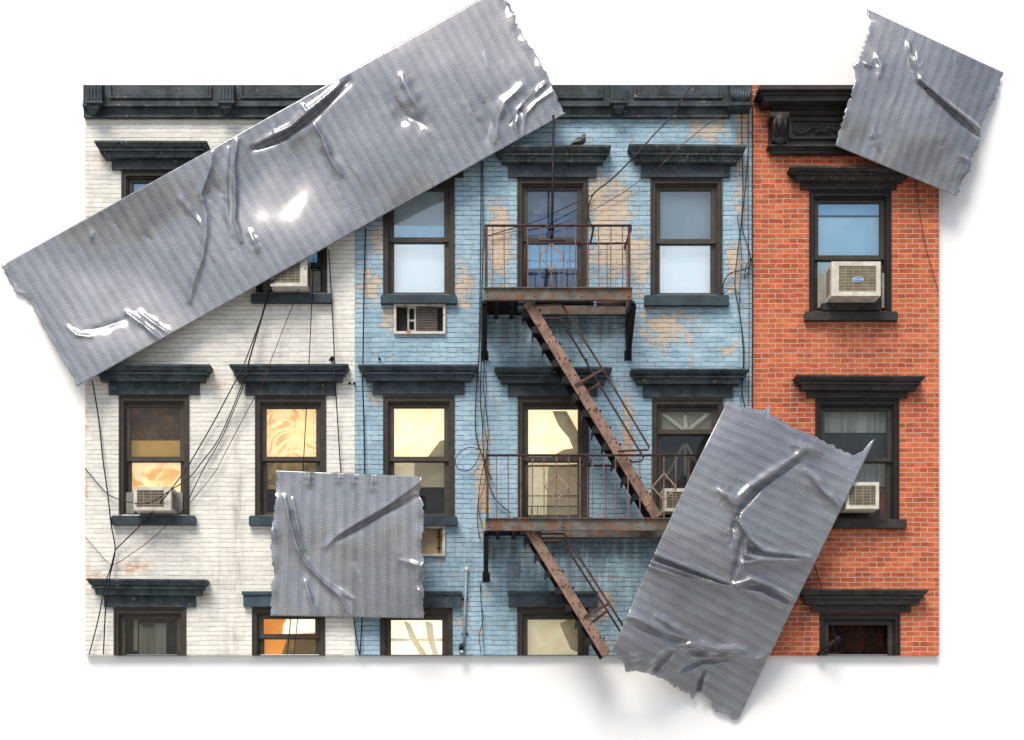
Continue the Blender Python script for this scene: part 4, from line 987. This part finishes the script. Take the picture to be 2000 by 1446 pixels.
def tape(name_label, c00, c10, c01, c11, e0, e1, ridges, bow=(0, 0), step=2.3, fall=34):
    """c00/c10: v=0 edge start/end, c01/c11: v=1 edge start/end; e0/e1: torn end outlines [(v, offset along, offset across)]; ridges in px"""
    c00, c10, c01, c11 = [np.array(c, float) for c in (c00, c10, c01, c11)]
    Lu = np.linalg.norm(c10-c00); Lv = np.linalg.norm(c01-c00)
    nu, nv = int(Lu/step), int(Lv/step)
    u, v = np.meshgrid(np.linspace(0, 1, nu+1), np.linspace(0, 1, nv+1))
    P_ = [(1-u)*(1-v)*c00[k]+u*(1-v)*c10[k]+(1-u)*v*c01[k]+u*v*c11[k] for k in (0, 1)]
    t = (c10-c00)/Lu; nn_ = (c01-c00)/Lv
    UU = u*Lu; VV = v*Lv
    jag = np.interp(np.linspace(0, 1, nv+1), np.linspace(0, 1, max(4, int(nv/2.2))), rs.randn(max(4, int(nv/2.2)))*1.5)
    jag2 = np.interp(np.linspace(0, 1, nv+1), np.linspace(0, 1, max(4, int(nv/2.2))), rs.randn(max(4, int(nv/2.2)))*1.5)
    o0 = np.interp(v[:, 0], [e[0] for e in e0], [e[1] for e in e0])+jag; o1 = np.interp(v[:, 0], [e[0] for e in e1], [e[1] for e in e1])+jag2
    f0 = np.clip(1-u*Lu/fall, 0, 1); f1 = np.clip(1-(1-u)*Lu/fall, 0, 1)
    al = o0[:, None]*f0+o1[:, None]*f1
    bwv = (bow[0]*(1-v)+bow[1]*v)*np.sin(math.pi*u)
    px = P_[0]+t[0]*al+nn_[0]*bwv; py = P_[1]+t[1]*al+nn_[1]*bwv
    h = np.zeros_like(px)
    ridges = list(ridges)
    for q in range(int(Lu*Lv/11000)):      # fine crinkles, mostly running across the strip
        a0 = c00+t*rs.uniform(.06, .94)*Lu+nn_*rs.uniform(.05, .8)*Lv; ln = rs.uniform(18, 70)
        dr = nn_*rs.uniform(.6, 1)+t*rs.uniform(-.5, .5); bend = t*rs.uniform(-.25, .25)*ln
        ridges.append(([tuple(a0), tuple(a0+dr*ln*.5+bend*.6), tuple(a0+dr*ln)], rs.uniform(2.5, 6), rs.uniform(-.008, .013)))
    for pts, wd, hh in ridges:
        best = np.full(px.shape, 1e9); tt = np.zeros_like(px); acc = 0
        tot = sum(math.dist(pts[i], pts[i+1]) for i in range(len(pts)-1))
        for i in range(len(pts)-1):
            a = np.array(pts[i], float); b = np.array(pts[i+1], float); L = np.linalg.norm(b-a)
            s_ = np.clip(((px-a[0])*(b[0]-a[0])+(py-a[1])*(b[1]-a[1]))/L/L, 0, 1)
            dd = np.hypot(px-a[0]-s_*(b[0]-a[0]), py-a[1]-s_*(b[1]-a[1]))
            k = dd < best; best = np.where(k, dd, best); tt = np.where(k, (acc+s_*L)/tot, tt); acc += L
        env = np.sin(math.pi*np.clip(tt*.86+.07, 0, 1))**.5
        h += (1.9 if c00[0] > 1400 and c00[1] > 700 else 1.45)*hh*env*np.exp(-(best/(wd*.8*(.75+.5*np.sin(tt*7+wd)**2)))**1.35)
    # gentle undulation
    for k in range(7):
        fx, fy = rs.uniform(-.035, .035, 2); ph = rs.uniform(0, 6.28); h += .0045*np.sin(px*fx+py*fy+ph)
    for k in range(8):
        fx, fy = rs.uniform(-.09, .09, 2); ph = rs.uniform(0, 6.28); h += .0012*np.sin(px*fx+py*fy+ph)
    edge = np.exp(-(UU/10)**2)+np.exp(-((Lu-UU)/10)**2)
    h += edge*.012*np.sin(VV*.11+rs.uniform(0, 6))*1.2
    d = base_depth(px, py)+h
    k = (D-d)/D; cx = (CX-1000)/S
    co = np.stack([cx+(px-CX)/S*k, -d, EZ+(EY-py)/S*k], -1).reshape(-1, 3)
    org = co.mean(0)
    idx = np.arange((nu+1)*(nv+1)).reshape(nv+1, nu+1)
    fq = np.stack([idx[:-1, :-1], idx[1:, :-1], idx[1:, 1:], idx[:-1, 1:]], -1).reshape(-1, 4)
    me = bpy.data.meshes.new('duct_tape'); me.from_pydata((co-org).tolist(), [], fq.tolist())
    me.polygons.foreach_set('use_smooth', [True]*len(me.polygons))
    ul = me.uv_layers.new(name='UVMap'); li = np.empty(len(me.loops), dtype=np.int32); me.loops.foreach_get('vertex_index', li)
    uvs = np.stack([UU.ravel(), VV.ravel()], 1)[li]; ul.data.foreach_set('uv', uvs.astype(np.float32).ravel())
    me.materials.append(M['tape'])
    o = bpy.data.objects.new('duct_tape', me); o.location = org.tolist(); COL.objects.link(o)
    md = o.modifiers.new('thickness', 'SOLIDIFY'); md.thickness = .008; md.offset = -1
    tag(o, name_label, 'tape', 'strips of duct tape over the facades')
    return o
tape('long silver duct tape strip slanting across the top left corner', (2, 520), (975, -22), (150, 755), (1102, 223),
     [(0, 0), (.12, -2), (.18, -1), (.2, -4), (.25, 8), (.35, 12), (.5, 6), (.7, 5), (.85, 2), (.95, 4), (1, 0)],
     [(0, 4), (.2, 3), (.32, -3), (.5, 2), (.7, 6), (.85, 3), (1, 0)],
     [([(463, 275), (457, 320), (460, 400), (458, 430), (472, 472)], 5, .060), ([(447, 290), (441, 350), (443, 420), (452, 460)], 6, .03),
      ([(415, 298), (408, 335), (392, 380), (402, 420), (402, 460), (395, 505), (378, 550), (370, 588)], 8, .055), ([(353, 388), (372, 412), (394, 440)], 5, .03),
      ([(494, 291), (555, 268), (600, 235), (640, 200), (680, 160)], 7, -.075), ([(500, 282), (570, 245), (610, 210), (665, 165)], 7, .05), ([(590, 205), (600, 220)], 4, .03),
      ([(612, 240), (630, 270), (645, 310), (665, 340)], 8, .06), ([(785, 150), (800, 185), (820, 215)], 10, .04), ([(768, 190), (790, 225), (830, 245)], 14, -.05),
      ([(1066, 163), (1040, 185), (1012, 215), (1006, 245), (1012, 274)], 6, .055), ([(1080, 178), (1048, 200), (1026, 225), (1022, 265)], 4, .03), ([(1020, 168), (985, 200), (972, 235), (968, 275)], 11, .045), ([(1050, 175), (1022, 205), (1000, 240)], 6, -.05), ([(940, 190), (960, 240), (950, 270)], 16, -.03),
      ([(248, 612), (280, 635), (318, 668)], 6, .05), ([(275, 612), (305, 635), (335, 655)], 5, .03), ([(130, 638), (150, 655), (178, 658)], 5, .03), ([(488, 455), (505, 490)], 5, .035), ([(255, 620), (200, 640), (170, 645)], 7, -.02), ([(180, 455), (178, 470)], 4, .02), ([(990, 0), (1008, 28)], 4, .04)])
tape('small square duct tape patch at the top right corner', (1706, 24), (1960, 142), (1630, 284), (1868, 383),
     [(0, -14), (.03, -13), (.06, 1), (.2, 0), (.36, -3), (.42, -10), (.44, -4), (.5, 4), (.7, 2), (.9, 1), (1, 0)],
     [(0, 0), (.2, 2), (.4, -3), (.47, 0), (.55, 6), (.7, 3), (.78, 10), (.82, 2), (1, 0)],
     [([(1774, 83), (1780, 115), (1792, 158)], 4, .05), ([(1780, 90), (1787, 130), (1797, 165)], 4, -.04), ([(1797, 163), (1850, 212), (1914, 268)], 6, -.075), ([(1797, 155), (1850, 200), (1914, 252)], 5, .045), ([(1712, 106), (1722, 128), (1718, 150)], 7, .035), ([(1688, 122), (1702, 130)], 6, .04), ([(1706, 255), (1716, 290)], 6, .03), ([(1870, 100), (1866, 122)], 5, .02), ([(1876, 305), (1890, 312)], 7, .04)], fall=14)
tape('square duct tape patch with two long creases over the white and blue joint', (540, 919), (824, 931), (528, 1203), (827, 1208),
     [(0, 0), (.2, 1), (.35, -3), (.42, -7), (.55, -5), (.7, 3), (.8, 1), (1, 0)],
     [(0, -1), (.13, -6), (.2, 3), (.3, 2), (.5, -2), (.6, 3), (.75, 0), (.8, 3), (.95, -1), (1, 0)],
     [([(556, 972), (565, 1015), (580, 1070), (600, 1105), (640, 1145), (665, 1165), (684, 1203)], 5, .065), ([(572, 975), (582, 1030), (594, 1072)], 4, .04), ([(569, 1000), (580, 1050), (598, 1090)], 3.5, -.04),
      ([(636, 1068), (660, 1045), (700, 1020), (760, 985), (822, 940)], 4.5, .055), ([(655, 1055), (700, 1030), (760, 995), (822, 965)], 6, -.055), ([(596, 1136), (608, 1175), (618, 1204)], 5, .045),
      ([(604, 921), (604, 950)], 5, .04), ([(727, 927), (727, 960)], 5, .04), ([(692, 925), (690, 950)], 6, .03), ([(662, 925), (662, 945)], 5, .03), ([(812, 965), (826, 970)], 3, .03), ([(783, 1095), (822, 1105), (818, 1130)], 6, .045), ([(530, 1030), (538, 1050)], 5, .03), ([(640, 1140), (690, 1170), (690, 1200)], 5, .03), ([(815, 1150), (822, 1160)], 4, .04)], fall=16)
tape('tall crumpled duct tape strip covering the right end of the fire escape', (1421, 783), (1195, 1272), (1690, 898), (1440, 1408),
     [(0, 0), (.12, 0), (.2, -6), (.25, -12), (.27, -30), (.29, -9), (.35, -8), (.45, -1), (.6, -2), (.75, 0), (.88, 3), (.92, 0), (.96, -14), (.985, -38), (1, -42)],
     [(0, 0), (.08, 6), (.12, 12), (.16, 22), (.2, 12), (.3, 2), (.45, -1), (.6, 0), (.655, 4), (.66, -14), (.78, -11), (.79, 0), (1, 0)],
     [([(1572, 888), (1530, 920), (1480, 955), (1442, 998), (1430, 1040), (1428, 1062)], 7, -.06), ([(1575, 878), (1515, 918), (1465, 950), (1432, 985)], 8, .055),
      ([(1444, 1018), (1464, 1052), (1492, 1076), (1582, 1089)], 4, .06), ([(1444, 1018), (1458, 1045), (1456, 1086), (1480, 1090), (1575, 1096)], 4, .05), ([(1450, 1050), (1430, 1135)], 6, -.05), ([(1436, 1128), (1450, 1100), (1490, 1095), (1560, 1098)], 5, .05), ([(1462, 1072), (1480, 1080)], 7, -.05),
      ([(1276, 1080), (1340, 1106), (1428, 1142)], 4, .06), ([(1268, 1096), (1350, 1123), (1440, 1152)], 3.2, .05), ([(1264, 1106), (1340, 1130), (1430, 1148)], 3.2, .04), ([(1272, 1089), (1345, 1115), (1430, 1146)], 4, -.05),
      ([(1434, 1143), (1468, 1131), (1500, 1142), (1546, 1170)], 5, .055), ([(1450, 1152), (1492, 1164), (1532, 1186)], 5, .055), ([(1440, 1150), (1485, 1150), (1540, 1178)], 4, -.04),
      ([(1220, 1203), (1250, 1210), (1300, 1234), (1348, 1250)], 7, .06), ([(1282, 1205), (1340, 1240)], 6, .05), ([(1240, 1222), (1290, 1240), (1340, 1252)], 6, -.03),
      ([(1318, 1265), (1350, 1258), (1400, 1268), (1455, 1270)], 8, .065), ([(1340, 1275), (1400, 1283), (1440, 1278)], 5, -.04), ([(1265, 1330), (1290, 1297), (1320, 1268)], 7, -.06), ([(1255, 1318), (1280, 1290), (1305, 1265)], 6, .035), ([(1328, 1312), (1370, 1294), (1425, 1288)], 6, -.06), ([(1330, 1304), (1365, 1285), (1400, 1280)], 5, .03), ([(1363, 1362), (1370, 1330), (1379, 1306)], 5, -.06), ([(1372, 1360), (1377, 1330)], 4, .04),
      ([(1405, 958), (1425, 972), (1432, 985)], 9, .05), ([(1575, 918), (1605, 955), (1640, 990)], 9, .06), ([(1550, 868), (1600, 882)], 12, .04), ([(1425, 1280), (1480, 1290), (1500, 1275)], 8, .03), ([(1228, 1285), (1250, 1282)], 6, .035), ([(1425, 1030), (1430, 1065)], 6, .03)], bow=(-5, 0), fall=24)

# ---------------------------------------------------------------- camera, light, world
cam = bpy.data.cameras.new('camera'); co_ = bpy.data.objects.new('camera', cam); COL.objects.link(co_); SC.camera = co_
co_.location = ((CX-1000)/S, -D, EZ); co_.rotation_euler = (math.pi/2, 0, 0)
cam.sensor_width = 36; cam.lens = 36*D/(2000/S); cam.clip_end = 500
cam.shift_x = (1000-CX)/2000; cam.shift_y = (EY-723)/2000
SC.render.resolution_x = 1024; SC.render.resolution_y = 740

el, azl = math.radians(56), math.radians(25)     # the sun stands behind the viewer, up and to the left
sd = Vector((-math.sin(azl)*math.cos(el), -math.cos(azl)*math.cos(el), math.sin(el)))
sun = bpy.data.lights.new('sun', 'SUN'); sun.energy = 2.6; sun.angle = math.radians(26); sun.color = (1, .94, .85)
so = bpy.data.objects.new('sun', sun); so.rotation_euler = (-sd).to_track_quat('-Z', 'Y').to_euler(); so.location = sd*40; COL.objects.link(so)
w = bpy.data.worlds.new('World'); SC.world = w; w.use_nodes = True; nt = w.node_tree
sk = nt.nodes.new('ShaderNodeTexSky'); sk.sky_type = 'NISHITA'; sk.sun_disc = False; sk.sun_elevation = el
sk.sun_rotation = math.atan2(sd.x, sd.y); sk.air_density = 1.2; sk.dust_density = 2.5; sk.ozone_density = .8
nt.links.new(sk.outputs[0], nt.nodes['Background'].inputs[0]); nt.nodes['Background'].inputs[1].default_value = .105
SC.view_settings.view_transform = 'Standard'; SC.view_settings.look = 'None'; SC.view_settings.exposure = .42; SC.view_settings.gamma = 1
SC.cycles.use_denoising = True
